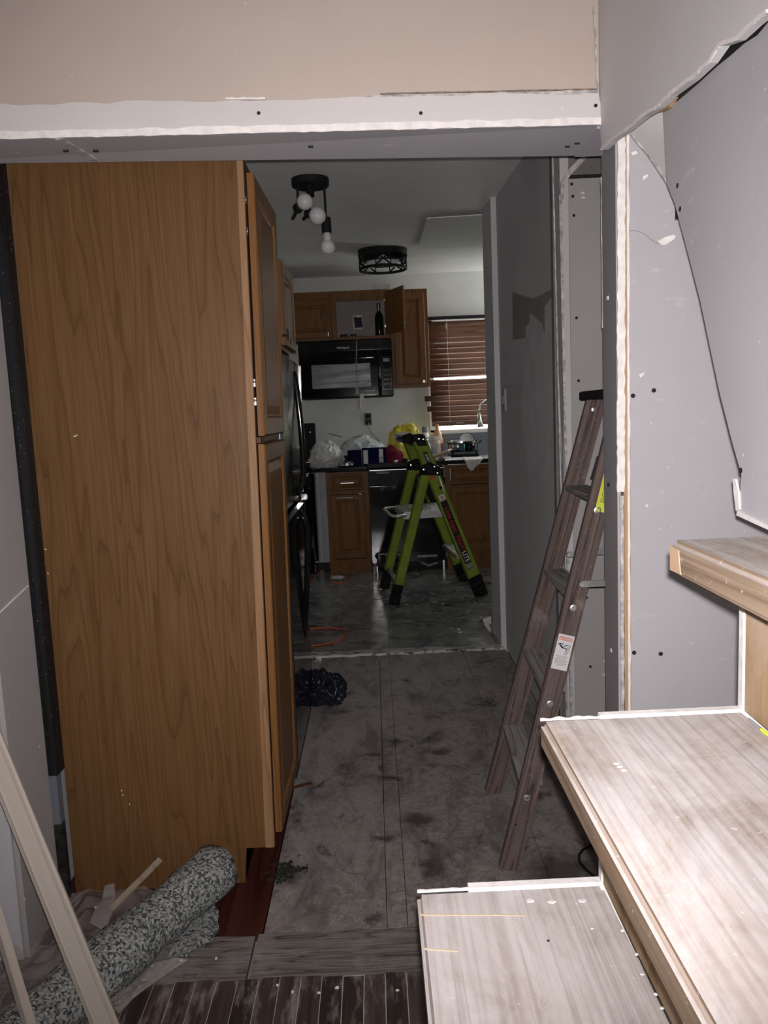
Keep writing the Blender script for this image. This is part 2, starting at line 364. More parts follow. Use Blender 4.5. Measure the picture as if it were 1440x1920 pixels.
def mw_window():
    t = NT('smeared_microwave_glass', 0.2)
    n = t.noise(1.0, t.map((3, 3, 26), rot=(0, 0.15, 0)), 6, 0.65, 0.6)
    t.col(t.ramp(n, [(0.35, (0.03, 0.03, 0.034)), (0.7, (0.15, 0.15, 0.16))])); t.rough(t.ramp(n, [(0.3, 0.18), (0.7, 0.5)])); return t.m
M['mw_window'] = mw_window()
def film(name, c, alpha_lo, alpha_hi, rough=0.2):
    t = NT(name, rough)
    t.col(c)
    n = t.noise(9, None, 4)
    t.L(t.ramp(n, [(0.3, alpha_lo), (0.7, alpha_hi)]), t.p.inputs['Alpha'])
    return t.m
M['film_clear'] = film('clear_plastic_film', (0.42, 0.37, 0.36), 0.18, 0.45, 0.18)
M['film_bag'] = film('milky_plastic_bag', (0.68, 0.72, 0.74), 0.72, 0.97, 0.25)
M['film_white'] = film('white_plastic_bag', (0.6, 0.6, 0.58), 0.8, 0.98, 0.3)
M['film_yellow'] = film('yellow_plastic_bag', (0.72, 0.62, 0.07), 0.82, 0.98, 0.3)
M['film_dark'] = plain('dark_blue_bag', (0.012, 0.014, 0.022), 0.3, 0, 0.4, 12)
M['clear_jar'] = film('clear_plastic', (0.62, 0.62, 0.6), 0.35, 0.6, 0.12)
def thin_glass():
    m = bpy.data.materials.new('window_glass'); m.use_nodes = True; n = m.node_tree.nodes; n.remove(n['Principled BSDF'])
    a = n.new('ShaderNodeBsdfTransparent'); b = n.new('ShaderNodeBsdfGlossy'); b.inputs['Roughness'].default_value = 0.02
    mx = n.new('ShaderNodeMixShader'); mx.inputs[0].default_value = 0.06
    m.node_tree.links.new(a.outputs[0], mx.inputs[1]); m.node_tree.links.new(b.outputs[0], mx.inputs[2])
    m.node_tree.links.new(mx.outputs[0], n['Material Output'].inputs[0]); return m
M['glass'] = thin_glass()
M['bulb'] = plain('frosted_bulb', (0.62, 0.6, 0.6), 0.15, 0, 0.02)

def rnd_path(p0, p1, n, amp, seed, ax):
    r = random.Random(seed); p0, p1, ax = V(p0), V(p1), V(ax)
    return [p0.lerp(p1, i / n) + ax * (r.uniform(-amp, amp) if 0 < i < n else 0) for i in range(n + 1)]
def screw_hole(p, nrm, parent, r=0.004, ring=False):
    b = MB(frame_of(nrm)); b.m.translation = V(p)
    b.lathe([(r, -0.004), (r, 0.0005), (r * 0.5, 0.0008)], 10)
    return b.build('screw_hole', M['hole'], parent)

def grout_m():
    t = NT('broken_white_grout', 0.9)
    t.col(t.ramp(t.noise(1.0, t.map((14, 40, 20)), 6, 0.7), [(0.42, (0.06, 0.052, 0.05)), (0.5, (0.5, 0.47, 0.45)), (0.8, (0.62, 0.58, 0.56))])); return t.m
# ================================================================== STRUCTURE
# --- floors
fh = struct(MB().box(-2, 2, -2.5, 4.34, -0.10, -0.022).build('floor', plain('dusty_underlay', (0.27, 0.24, 0.23), 0.9, 0, 0.3, 20)))
MB().box(-1.0, 1.1, -1.2, 1.772, -0.022, -0.002).build('seam_dust', plain('pale_seam_dust', (0.55, 0.5, 0.47), 0.9), fh)
rr = random.Random(3)
x = -1.0
while x < 1.05:
    wv = 0.0492
    y1 = 1.772 + rr.uniform(-0.006, 0.006)
    cut = rr.uniform(0.2, 1.3)
    MB().box(x, x + wv, cut + 0.002, y1, -0.022, rr.uniform(-0.001, 0.001)).build('floor_plank', M['hardwood'], fh)
    MB().box(x, x + wv, -1.2, cut, -0.022, rr.uniform(-0.001, 0.001)).build('floor_plank', M['hardwood'], fh)
    x += 0.0512
# rough boards across the joint
for i, (ya, yb, z) in enumerate(((1.776, 1.853, 0.000), (1.858, 1.938, 0.003))):
    pts = rnd_path((-0.36, ya, z), (1.3, ya, z), 22, 0.006, i, (0, 1, 0)) + rnd_path((1.3, yb, z), (-0.36, yb, z), 22, 0.006, i + 9, (0, 1, 0))
    MB().prism(pts, (0, 0, -0.022)).build('joint_board', M['trans'], fh)
MB().prism([(-1.0, 1.775, -0.004), (-0.37, 1.775, -0.004), (-0.37, 1.94, -0.004), (-1.0, 1.97, -0.004)], (0, 0, -0.016)).build('joint_board', M['trans'], fh)
MB().box(-0.97, -0.352, 1.945, 2.8, -0.022, -0.004).build('old_floor_strip', M['red_floor'], fh)
MB().box(-0.35, 1.9, 1.945, 4.33, -0.024, -0.012).build('dark_gap_base', M['hole'], fh)
for x0, x1, y0, y1 in ((-0.347, -0.021, 1.943, 4.335), (-0.019, 0.034, 1.943, 2.62), (-0.018, 0.034, 2.621, 4.335), (0.036, 0.453, 1.943, 4.335), (0.455, 1.9, 1.943, 2.98), (0.455, 0.70, 2.981, 4.335)):
    MB().box(x0, x1, y0, y1, -0.022, 0.0).build('subfloor_sheet', M['osb'], fh)
# left-over bits of 0.022 gap filled by the underlay; threshold of torn grout
pts = rnd_path((-0.42, 4.325, 0.012), (0.69, 4.335, 0.012), 34, 0.010, 5, (0, 1, 0)) + rnd_path((0.69, 4.385, 0.012), (-0.42, 4.37, 0.012), 34, 0.012, 6, (0, 1, 0))
MB().prism(pts, (0, 0, -0.03)).build('grout_strip', grout_m(), fh)
fk = struct(MB().box(-1.4, 1.9, 4.36, 7.3, -0.10, 0.008).build('floor_kitchen', plain('grout', (0.22, 0.22, 0.215), 0.8)))
tb = {}
for j, y0 in enumerate((4.385, 4.995, 5.605, 6.215)):
    for i in range(-2, 5):
        x0 = -0.57 + i * 0.612 + (0.306 if j % 2 else 0)
        xa, xb = max(x0, -1.39), min(x0 + 0.609, 1.77)
        if xb - xa < 0.1: continue
        MB().box(xa, xb, y0, y0 + 0.607, 0.0, 0.02).build('floor_tile', M['marble'], fk, 0.0012, seg=1)

# --- header wall (left to right the beam sags a little, as in the photograph)
hw = struct(MB().prism([(-2.0, 1.9, 2.07), (0.62, 1.9, 2.02), (0.62, 1.9, 3.6), (-2.0, 1.9, 3.6)], (0, 0.19, 0)).build('wall_front', M['beige']))
b = MB()
def hb_z(X, top=False): return 1.994 - 0.0145 * (X + 0.1)
# grey soffit board and face band
tp = rnd_path((-1.2, 1.889, 2.086), (0.545, 1.889, 2.054), 44, 0.0035, 11, (0, 0, 1))
bt = [V((0.56, 1.889, hb_z(0.56) + 0.003)), V((-1.2, 1.889, hb_z(-1.2) + 0.003))]
MB().prism(tp + bt, (0, 0.012, 0)).build('face_board', M['header_band'], hw)
MB().prism([(-1.2, 1.889, hb_z(-1.2)), (0.60, 1.889, hb_z(0.6)), (0.62, 2.10, hb_z(0.6) - 0.003), (-1.2, 2.10, hb_z(-1.2) + 0.017)], (0, 0, 0.012)).build('soffit_board', M['drywall'], hw)
# joint compound bead along the lower edge, another torn line along the top of the band
def bead(name, p0, p1, n, h0, h1, seed, nrm, up, mat, parent, thick=0.004):
    r = random.Random(seed); p0, p1, nrm, up = V(p0), V(p1), V(nrm), V(up)
    lo, hi = [], []
    ph = r.uniform(0, 9)
    for i in range(n + 1):
        p = p0.lerp(p1, i / n)
        k = noise.noise(V((i * 0.35 + ph, seed, 0))) 
        lo.append(p - up * (abs(r.uniform(0, 0.25)) * h0)); hi.append(p + up * (h0 + (h1 - h0) * (0.5 + 0.5 * k) + r.uniform(-0.08, 0.08) * h0))
    return MB().prism(lo + hi[::-1], nrm * thick).build(name, mat, parent)
bead('compound_bead', (-1.2, 1.889, hb_z(-1.2) + 0.001), (0.555, 1.889, hb_z(0.555) + 0.001), 90, 0.010, 0.019, 21, (0, -1, 0), (0, 0, 1), M['plaster'], hw, 0.003)
bead('compound_bead', (-0.30, 1.9, 2.0705), (-0.21, 1.9, 2.0675), 18, 0.0004, 0.007, 22, (0, -1, 0), (0, 0, 1), M['plaster'], hw, 0.013)
bead('torn_paper', (0.02, 1.9, 2.064), (0.545, 1.9, 2.056), 40, 0.002, 0.011, 23, (0, -1, 0), (0, 0, 1), M['gyp_core'], hw, 0.004)
bead('torn_paper', (0.05, 1.899, 2.072), (0.545, 1.899, 2.064), 30, 0.001, 0.004, 27, (0, -1, 0), (0, 0, 1), plain('brown_tear', (0.25, 0.19, 0.15), 0.9, 0, 0.4, 60), hw, 0.0035)
for xx, yy in ((485, 212), (789, 212), (1117, 198)):
    p = at(xx, yy, 1.889); screw_hole(p, (0, -1, 0), hw, 0.0042)
for xx, yy in ((124, 291), (180, 290), (583, 276), (1064, 268), (1082, 262)):
    p = onz(xx, yy, 1.992); p.z = hb_z(p.x) - 0.002; 
    b = MB(T(p.x, p.y, p.z)); b.box(-0.006, 0.006, -0.003, 0.003, -0.0012, 0.003); b.build('screw_hole', M['hole'], hw)
# a seam across the soffit board
p0, p1 = onz(118, 262, 2.008), onz(172, 299, 2.008)
b = MB(); b.beam((p0.x, 1.895, hb_z(p0.x) + 0.001), (p1.x, 2.095, hb_z(p1.x) + 0.012), 0.018, 0.004, (1, 0, 0)); b.build('compound_bead', M['gyp_core'], hw)

# --- left jamb
wl = struct(MB().box(-2.0, -0.955, 1.9, 2.10, 0, 2.04).build('wall_left', M['drywall']))
MB().prism([(-0.942, 1.895, 0), (-0.955, 1.895, 0), (-0.955, 1.895, 2.02), (-0.945, 1.895, 2.02)], (0, 0.205, 0)).build('jamb_board', drywall('jamb_grey_board', (0.34, 0.32, 0.325), amt=0.7, seed=8), wl)
MB().box(-2.0, -0.956, 1.887, 1.9, 0, 2.03).build('face_board', M['drywall'], wl)
bead('compound_bead', (-0.956, 1.9, 0.9), (-0.956, 2.09, 0.935), 12, 0.0006, 0.003, 41, (0.0165, 0, 0), (0, 0, 1), M['plaster'], wl, 1.0)
struct(MB().box(-1.6, -0.918, 2.105, 2.155, 0.39, 2.2).box(-0.955, -0.945, 2.10, 2.105, 0.39, 2.2).build('trim_1', M['black_post'], None, 0.003))
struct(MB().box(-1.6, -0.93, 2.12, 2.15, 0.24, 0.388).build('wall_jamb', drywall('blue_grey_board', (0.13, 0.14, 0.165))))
struct(MB().box(-1.6, -0.93, 2.13, 2.15, 0.0, 0.24).build('wall_jamb_base', plain('black_gap_and_debris', (0.02, 0.017, 0.016), 0.9, 0, 0.8, 40)))  # near-black board put in for the dark gap and debris below

# --- right jamb / post
wp = struct(MB().prism([(0.594, 1.93, 0), (0.66, 1.93, 0), (0.66, 2.10, 0), (0.622, 2.10, 0)], (0, 0, 2.0)).build('wall_right', M['drywall']))
MB().prism([(0.588, 1.905, 0), (0.596, 1.905, 0), (0.622, 2.105, 0), (0.614, 2.105, 0)], (0, 0, 1.985)).build('jamb_board', M['drywall'], wp)
# upper jamb layer ends at z about 1.13 with a torn plaster edge
bead('compound_bead', (0.586, 1.899, 1.14), (0.592, 1.899, 1.975), 70, 0.014, 0.018, 51, (0, -1, 0), (1, 0, 0), M['plaster'], wp, 0.006)
bead('torn_paper', (0.5915, 1.899, 0.4), (0.5925, 1.899, 1.13), 50, 0.006, 0.010, 52, (0, -1, 0), (1, 0, 0), M['gyp_core'], wp, 0.003)
MB().box(0.602, 0.618, 1.8985, 1.93, 0.2, 1.97).build('stud_face', M['stud'], wp)
bead('torn_paper', (0.609, 1.898, 0.4), (0.6115, 1.898, 1.97), 80, 0.002, 0.009, 53, (0, -1, 0), (1, 0, 0), M['plaster'], wp, 0.003)
bead('compound_bead', (0.617, 2.104, 1.55), (0.617, 2.104, 1.93), 30, 0.002, 0.007, 54, (0, 1, 0), (-1, 0, 0), M['gyp_core'], wp, 0.002)
MB().box(0.545, 0.63, 1.9, 2.1, 1.98, 2.06).build('corner_block', M['drywall'], wp)
for xx, yy in ((1149, 294), (1152, 520), (1151, 890), (1147, 1220), (1140, 560), (1142, 910)):
    p = onx(xx, yy, 0.602); MB(T(p.x - 0.001, p.y, p.z)).box(-0.002, 0.004, -0.006, 0.006, -0.003, 0.006).build('screw_hole', M['hole'] if yy % 20 else M['plaster'], wp)

# --- grey board right of the post (behind the stairs)
ws = struct(MB().box(0.612, 2.0, 1.902, 1.95, 0, 2.2).build('wall_stair_back', M['drywall']))
for xx, yy in ((1187, 742), (1226, 732), (1189, 1224), (1239, 1226), (1176, 808)):
    p = at(xx, yy, 1.901); screw_hole(p, (0, -1, 0), ws, 0.0055 if yy != 808 else 0.003)
cr = [at(x, y, 1.9) for x, y in ((1172, 440), (1182, 432), (1196, 433), (1210, 440), (1222, 450), (1232, 456), (1242, 459))]
MB().tube(cr, [0.0008] * 7, 5).build('crack_line', plain('grey_crack', (0.25, 0.24, 0.25), 0.8), ws)
MB().prism([at(x, y, 1.9) for x, y in ((1232, 453), (1244, 446), (1262, 440), (1267, 443), (1263, 449), (1248, 459), (1240, 460))], (0, -0.002, 0)).build('compound_patch', M['plaster'], ws)
for q in (((1205, 331), (1213, 327), (1215, 330), (1206, 338)), ((1183, 286), (1192, 283), (1196, 288), (1186, 292)), ((1198, 702), (1208, 698), (1206, 704), (1200, 708))):
    MB().prism([at(x, y, 1.9) for x, y in q], (0, -0.0015, 0)).build('compound_patch', M['plaster'], ws)

# --- stair side wall, two skins in the plane running towards the camera
wu = [onx(x, y, 0.55) for x, y in ((1128, 282), (1150, 262), (1178, 243), (1206, 219), (1232, 203), (1258, 178), (1296, 150), (1330, 118), (1352, 86), (1380, 76), (1410, 48), (1440, 24))]
w1 = struct(MB().prism([V((0.55, 1.905, 2.02))] + [V((0.55, p.y, p.z)) for p in wu] + [V((0.55, 0.6, 1.83)), V((0.55, 0.6, 3.6)), V((0.55, 1.905, 3.6))], (0.014, 0, 0)).build('wall_stair', M['drywall_pink']))
r = random.Random(8)
eb = []
for a, c in zip(wu, wu[1:]):
    for k in range(9): eb.append(a.lerp(c, k / 9) + V((0, 0, r.uniform(-0.0012, 0.0006))))
eb.append(wu[-1])
MB().prism(eb + [p + V((0, 0, 0.0055 + 0.0022 * noise.noise(p * 14))) for p in eb[::-1]], (-0.003, 0, 0)).build('torn_edge', M['plaster'], w1)
bead('compound_bead', (0.551, 1.898, 2.0), (0.541, 1.898, 2.24), 30, 0.001, 0.007, 61, (0, -1, 0), (-1, 0, 0), M['gyp_core'], w1, 0.003)
MB().box(0.600, 0.612, 0.7, 1.57, 1.70, 2.2).build('dark_cavity_sheet', M['hole'], w1)  # near-black sheet added behind the crack so its gap stays dark
MB().prism([onx(x, y, 0.566) for x, y in ((1232, 206), (1240, 196), (1262, 182), (1250, 203), (1238, 210))], (0.01, 0, 0)).build('stud_face', M['stud'], w1)
# lower sheet
sh = [(1243, 205), (1250, 345), (1265, 382), (1288, 468), (1312, 560), (1332, 655), (1350, 740), (1371, 822), (1390, 890), (1385, 965), (1440, 990)]
sp = [onx(x, y, 0.575) for x, y in sh]
w2 = struct(MB().prism(sp + [V((0.575, 0.98, 1.152)), V((0.575, 0.98, 1.78))] + [onx(x, y, 0.575) for x, y in ((1440, 42), (1420, 66), (1395, 82), (1370, 104), (1345, 124), (1310, 156), (1270, 190))], (0.014, 0, 0)).build('wall_stair_lower', M['drywall']))
MB().prism([onx(1385, 966, 0.5745), onx(1440, 991, 0.5745), V((0.5745, 0.98, 1.154)), V((0.5745, 0.98, 1.160)), onx(1440, 983, 0.5745), onx(1387, 957, 0.5745)], (-0.004, 0, 0)).build('torn_edge', M['plaster'], w2)
MB().prism([onx(x, y, 0.5745) for x, y in ((1377, 897), (1382, 898), (1388, 925), (1389, 955), (1383, 958), (1379, 925))], (-0.003, 0, 0)).build('torn_edge', M['plaster'], w2)
for xx, yy in ((1389, 882), (1275, 392), (1270, 348)): 
    p = onx(xx, yy, 0.5745); screw_hole(p, (-1, 0, 0), w2, 0.0045)
tri = [at(1184, 252, 1.875), at(1246, 205, 1.72), at(1255, 352, 1.72), at(1238, 326, 1.76), at(1212, 285, 1.81)]
MB().prism(tri, (0.006, 0.01, 0)).build('corner_sheet', M['drywall_pink'], w2)
MB().prism([at(1180, 252, 1.87), at(1190, 248, 1.87), at(1216, 283, 1.81), at(1252, 342, 1.72), at(1250, 346, 1.72), at(1212, 290, 1.81), at(1192, 268, 1.85)], (0, -0.004, 0)).build('torn_edge', M['gyp_core'], w2)

# --- hall wall on the right, kitchen partition, alcove
wr = struct(MB().box(0.705, 0.735, 2.93, 4.37, 0, 2.5).build('wall_hall', M['drywall_dim']))
def onhall(pts): return [V((0.705, q.y, q.z)) for q in (onx(x, y, 0.705) for x, y in pts)]
MB().prism(onhall([(961, 548), (1000, 560), (1040, 540), (1041, 548), (1022, 574), (1022, 628), (1016, 606), (995, 586), (993, 606), (986, 613), (986, 634), (962, 637)]), (-0.0012, 0, 0)).build('paint_patch', M['patch_dark'], wr)
MB().prism(onhall([(1022, 574), (1042, 548), (1054, 870), (1004, 914), (992, 900), (978, 780), (986, 613), (993, 606), (995, 586), (1016, 606), (1022, 628)]), (-0.001, 0, 0)).build('paint_patch', M['patch_light'], wr)
bead('torn_edge', (0.70, 2.93, 0.05), (0.676, 2.93, 2.44), 120, 0.003, 0.006, 71, (0, -1, 0), (1, 0, 0), M['gyp_core'], wr, 0.004)
bead('torn_edge', (0.715, 2.93, 0.05), (0.70, 2.93, 2.10), 120, 0.004, 0.014, 72, (0, -1, 0), (1, 0, 0), M['gyp_core'], wr, 0.010)
MB().box(0.712, 0.738, 2.935, 2.975, 0, 2.3).build('stud_face', M['stud'], wr)
dg = [at(x, y, 2.93) for x, y in ((1049, 372), (1051, 342), (1062, 322), (1088, 296), (1100, 285), (1108, 285), (1098, 300), (1070, 328), (1058, 345), (1055, 374))]
MB().prism(dg, (0, -0.012, 0)).build('torn_edge', M['gyp_core'], wr)
wj = struct(MB().prism([(0.683, 4.36, 0), (0.705, 4.36, 0), (0.71, 4.62, 0), (0.668, 4.62, 0)], (0, 0, 2.6)).build('wall_kitchen_front', M['drywall_dim']))
MB().prism([(0.676, 4.352, 0), (0.722, 4.352, 0), (0.722, 4.36, 0), (0.676, 4.36, 0)], (0, 0, 2.6)).build('jamb_board', drywall('pale_jamb', (0.55, 0.54, 0.55)), wj)
MB().box(0.70, 2.35, 4.40, 4.60, 0, 2.7).build('partition', M['drywall_dim'], wj)
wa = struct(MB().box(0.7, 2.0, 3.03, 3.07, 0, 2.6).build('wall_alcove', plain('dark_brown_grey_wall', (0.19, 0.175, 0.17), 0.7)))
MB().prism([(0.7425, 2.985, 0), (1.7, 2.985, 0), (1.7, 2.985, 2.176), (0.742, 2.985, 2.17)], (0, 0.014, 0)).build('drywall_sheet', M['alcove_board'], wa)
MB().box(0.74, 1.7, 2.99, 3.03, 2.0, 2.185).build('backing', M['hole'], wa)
for xx, yy in ((1072, 345), (1074, 368), (1076, 404), (1081, 596), (1085, 714), (1107, 1250)):
    screw_hole(at(xx, yy, 2.984), (0, -1, 0), wa, 0.0055)
for xx, yy, c in ((1092, 362, 1), (1093, 371, 1), (1132, 1265, 1), (1135, 1240, 0), (1136, 1148, 0)):
    p = at(xx, yy, 2.984); MB(T(*p)).box(-0.007, 0.007, -0.003, 0.0, -0.003, 0.003, RY(20)).build('compound_patch', M['plaster'], wa)
struct(MB().box(1.9, 2.0, 2.1, 3.1, 0, 2.6).build('wall_alcove_right', M['drywall']))

# --- kitchen shell
YW = 7.25
WX0, WX1, WZ0, WZ1 = 0.525, 1.36, 1.165, 2.19
wb = struct(MB().box(-1.5, WX0, YW, YW + 0.14, 0, 2.7).box(WX1, 2.4, YW, YW + 0.14, 0, 2.7).box(WX0, WX1, YW, YW + 0.14, 0, WZ0).box(WX0, WX1, YW, YW + 0.14, WZ1, 2.7).build('wall_back', M['white_wall']))
struct(MB().box(-1.42, -1.32, 3.66, YW, 0, 2.7).build('wall_kitchen_left', M['white_wall']))
struct(MB().box(-1.42, -0.97, 3.62, 3.70, 0, 2.7).build('wall_fridge_end', M['white_wall']))
struct(MB().box(-1.1, -0.985, 2.155, 3.66, 0, 2.6).build('wall_hall_left', M['drywall_dim']))
wkr = struct(MB().box(1.78, 1.90, 4.4, YW + 0.14, 0, 1.25).box(1.78, 1.90, 4.4, YW + 0.14, 2.46, 2.75).box(1.78, 1.90, 4.4, 6.55, 1.25, 2.46).box(1.78, 1.90, 7.2, YW + 0.14, 1.25, 2.46).build('wall_kitchen_right', M['white_wall']))
ce = struct(MB().prism([(-1.5, 2.09, ceil_z(2.09)), (2.4, 2.09, ceil_z(2.09)), (2.4, 7.4, ceil_z(7.4)), (-1.5, 7.4, ceil_z(7.4))], (0, 0, 0.1)).build('ceiling', M['ceiling']))
# access sheet hanging a little below the ceiling
hp = [(0.362, 4.69), (1.1, 4.66), (1.1, 5.84), (0.37, 5.74)]
MB().prism([(x, y, ceil_z(y) - (0.030 if i in (0, 3) else 0.018)) for i, (x, y) in enumerate(hp)], (0, 0, 0.006)).build('ceiling_sheet', plain('pale_sheet', (0.7, 0.7, 0.68), 0.7, 0, 0.05), ce)
# window 1
w_ = thing('window_1', None, None, (0.94, YW + 0.05, WZ0)); struct(w_)
b = MB()
b.box(WX0, WX0 + 0.05, YW + 0.03, YW + 0.1, WZ0, WZ1).box(WX1 - 0.05, WX1, YW + 0.03, YW + 0.1, WZ0, WZ1).box(WX0, WX1, YW + 0.03, YW + 0.1, WZ0, WZ0 + 0.02).box(WX0, WX1, YW + 0.03, YW + 0.1, WZ1 - 0.04, WZ1).box(WX0, WX1, YW + 0.03, YW + 0.09, 1.66, 1.70)
b.build('window_frame', M['white_plastic'], w_)
MB().box(WX0 + 0.05, WX1 - 0.05, YW + 0.06, YW + 0.064, WZ0 + 0.02, WZ1 - 0.04).build('window_pane', M['glass'], w_)
MB().box(WX0 - 0.01, WX1 + 0.01, YW - 0.02, YW + 0.06, WZ0 - 0.014, WZ0).build('window_sill', M['white_plastic'], w_)
w2_ = thing('window_2', None, None, (1.84, 6.87, 1.25)); struct(w2_)
MB().box(1.82, 1.88, 6.55, 6.59, 1.25, 2.46).box(1.82, 1.88, 7.16, 7.2, 1.25, 2.46).box(1.82, 1.88, 6.59, 7.16, 1.25, 1.29).box(1.82, 1.88, 6.59, 7.16, 2.42, 2.46).build('window_frame', M['white_plastic'], w2_)
MB().box(1.846, 1.85, 6.59, 7.16, 1.29, 2.42).build('window_pane', M['glass'], w2_)

# --- room behind the camera (it closes the stairwell)
struct(MB().box(-2.12, -2.0, -2.5, 2.1, 0, 3.7).build('wall_room_left', M['beige']))
struct(MB().box(2.0, 2.12, -2.5, 2.1, 0, 3.7).build('wall_room_right', M['beige']))
struct(MB().box(-2.12, 2.12, -2.62, -2.5, 0, 3.7).build('wall_room_rear', M['beige']))
struct(MB().box(-2.12, 2.12, -2.62, 2.1, 3.6, 3.72).build('ceiling_room', M['ceiling']))

# ================================================================== PANTRY, FRIDGE AND THEIR CABINETS
def panel_door(w, h, t=0.02, fr=0.055, arch=False):
    """raised-panel door; x 0..w, z 0..h, front face at y=0 looking to -y"""
    b = MB()
    def loop(ins, y): return [(ins, y, ins), (w - ins, y, ins), (w - ins, y, h - ins), (ins, y, h - ins)]
    ls = [loop(0.0, t), loop(0.0, 0.004), loop(0.004, 0.0), loop(fr - 0.006, 0.0), loop(fr, 0.007), loop(fr + 0.006, 0.009), loop(fr + 0.03, 0.002)]
    vs = [p for l in ls for p in l]; n = len(ls)
    fs = [(3, 2, 1, 0), tuple(range(4 * n - 4, 4 * n))]
    for i in range(n - 1):
        for j in range(4): fs.append((4 * i + j, 4 * i + (j + 1) % 4, 4 * i + 4 + (j + 1) % 4, 4 * i + 4 + j))
    b.add(vs, fs); return b
def put_door(name, w, h, mtx, parent, mat, t=0.02, fr=0.055): return local_part(name, panel_door(w, h, t, fr), mat, mtx, parent)
def knob(p, d, parent, r=0.014, mat=None):
    b = MB(frame_of(d)); b.m.translation = V(p) - wpos(parent) * 0
    b.lathe([(r * 0.4, 0), (r * 0.4, 0.012), (r, 0.016), (r, 0.024), (r * 0.6, 0.028)], 14)
    return b.build('knob', mat or M['chrome'], parent, smooth=False)

YP = 2.167
pt = thing('pantry_cabinet', 'tall oak pantry cabinet with wide plain wood side, nearest on the left', 'cabinet', (-0.62, 2.4, 0))
# the side panel facing us, with its toe-kick notch
MB().prism([(-0.926, YP, 0.0), (-0.432, YP, 0.008), (-0.422, YP, 0.115), (-0.366, YP, 0.115), (-0.324, YP, 2.10), (-0.923, YP, 2.10)], (0, 0.016, 0)).build('side_panel', M['oak_panel'], pt)
MB().prism([(-0.366, YP - 0.001, 0.113), (-0.340, YP - 0.001, 0.113), (-0.308, YP - 0.001, 2.10), (-0.324, YP - 0.001, 2.10)], (0, 0.020, 0)).build('face_stile', M['oak_light'], pt, 0.0015)
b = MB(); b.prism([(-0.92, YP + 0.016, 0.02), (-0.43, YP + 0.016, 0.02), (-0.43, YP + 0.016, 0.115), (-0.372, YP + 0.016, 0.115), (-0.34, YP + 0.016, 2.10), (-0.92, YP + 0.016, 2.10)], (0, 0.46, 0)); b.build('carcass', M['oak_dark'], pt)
MB().box(-0.435, -0.43, YP + 0.016, 2.64, 0.0, 0.112).build('toe_kick', M['red_floor'], pt)
tilt = RY(0.93)
def pdoor(z0, z1, X, nm='door', y0=2.19, w=0.425, ajar=1.0):
    m = T(X, y0, z0) @ tilt @ RZ(90 - ajar)
    return put_door(nm, w, z1 - z0, m, pt, M['oak'], 0.019)
d1 = pdoor(1.305, 2.0, -0.297); d2 = pdoor(0.147, 1.283, -0.318)
MB().box(-0.335, -0.312, 2.20, 2.60, 1.286, 1.302).build('face_rail', M['oak_dark'], pt)
for z in (1.93, 1.85, 1.40, 1.45): MB().box(-0.314 - (2 - z) * 0.012, -0.308 - (2 - z) * 0.012, 2.186, 2.192, z - 0.010, z + 0.010).lathe([(0.003, 0), (0.003, 0.006)], 8, T(-0.311 - (2 - z) * 0.012, 2.185, z)).build('hinge', M['chrome'], pt)
for z in (1.16, 0.86, 0.66, 0.24): MB().box(-0.334 - (1.3 - z) * 0.016, -0.320 - (1.3 - z) * 0.016, 2.186, 2.192, z - 0.012, z + 0.012).build('hinge', M['black_matte'], pt)
# scuffs of plaster on the side panel
for xx, yy, s in ((140, 818, 0.004), (144, 816, 0.003), (228, 1482, 0.003), (230, 1490, 0.003), (243, 1508, 0.003), (85, 1030, 0.003), (90, 1075, 0.003)):
    p = at(xx, yy, YP - 0.001); MB(T(*p) @ RY(xx * 13)).prism([(-s, 0, 0), (0, 0, s * 0.5), (s * 1.1, 0, 0.001), (0.001, 0, -s * 0.4)], (0, -0.001, 0)).build('plaster_speck', M['plaster'], pt)

fc = thing('fridge_top_cabinet', 'oak wall cabinet above the black refrigerator with two small doors', 'cabinet', (-0.6, 3.2, 1.66))
b = MB(); b.prism([(-0.96, 2.84, 1.628), (-0.372, 2.84, 1.628), (-0.372, 2.84, 1.985), (-0.96, 2.84, 1.985)], (0, 0.72, 0)); b.build('carcass', M['oak_dark'], fc)
MB().prism([(-0.372, 2.822, 1.626), (-0.352, 2.822, 1.626), (-0.340, 2.822, 1.985), (-0.372, 2.822, 1.985)], (0, 0.03, 0)).build('face_stile', M['oak'], fc)
MB().box(-0.372, -0.352, 2.85, 3.56, 1.628, 1.65).box(-0.372, -0.348, 2.85, 3.56, 1.965, 1.985).build('face_rail', M['oak'], fc)
put_door('door', 0.33, 0.31, T(-0.345, 2.86, 1.642) @ RZ(90), fc, M['oak'], 0.018)
put_door('door', 0.34, 0.33, T(-0.330, 3.215, 1.642) @ RZ(88.5), fc, M['oak'], 0.018)
for y in (3.17, 3.25):
    b = MB(); b.tube([(-0.34, y, 1.675), (-0.315, y, 1.675)], 0.005, 8); b.tube([(-0.315, y, 1.652), (-0.312, y, 1.675), (-0.315, y, 1.70)], 0.005, 8); b.build('knob', M['chrome'], fc)

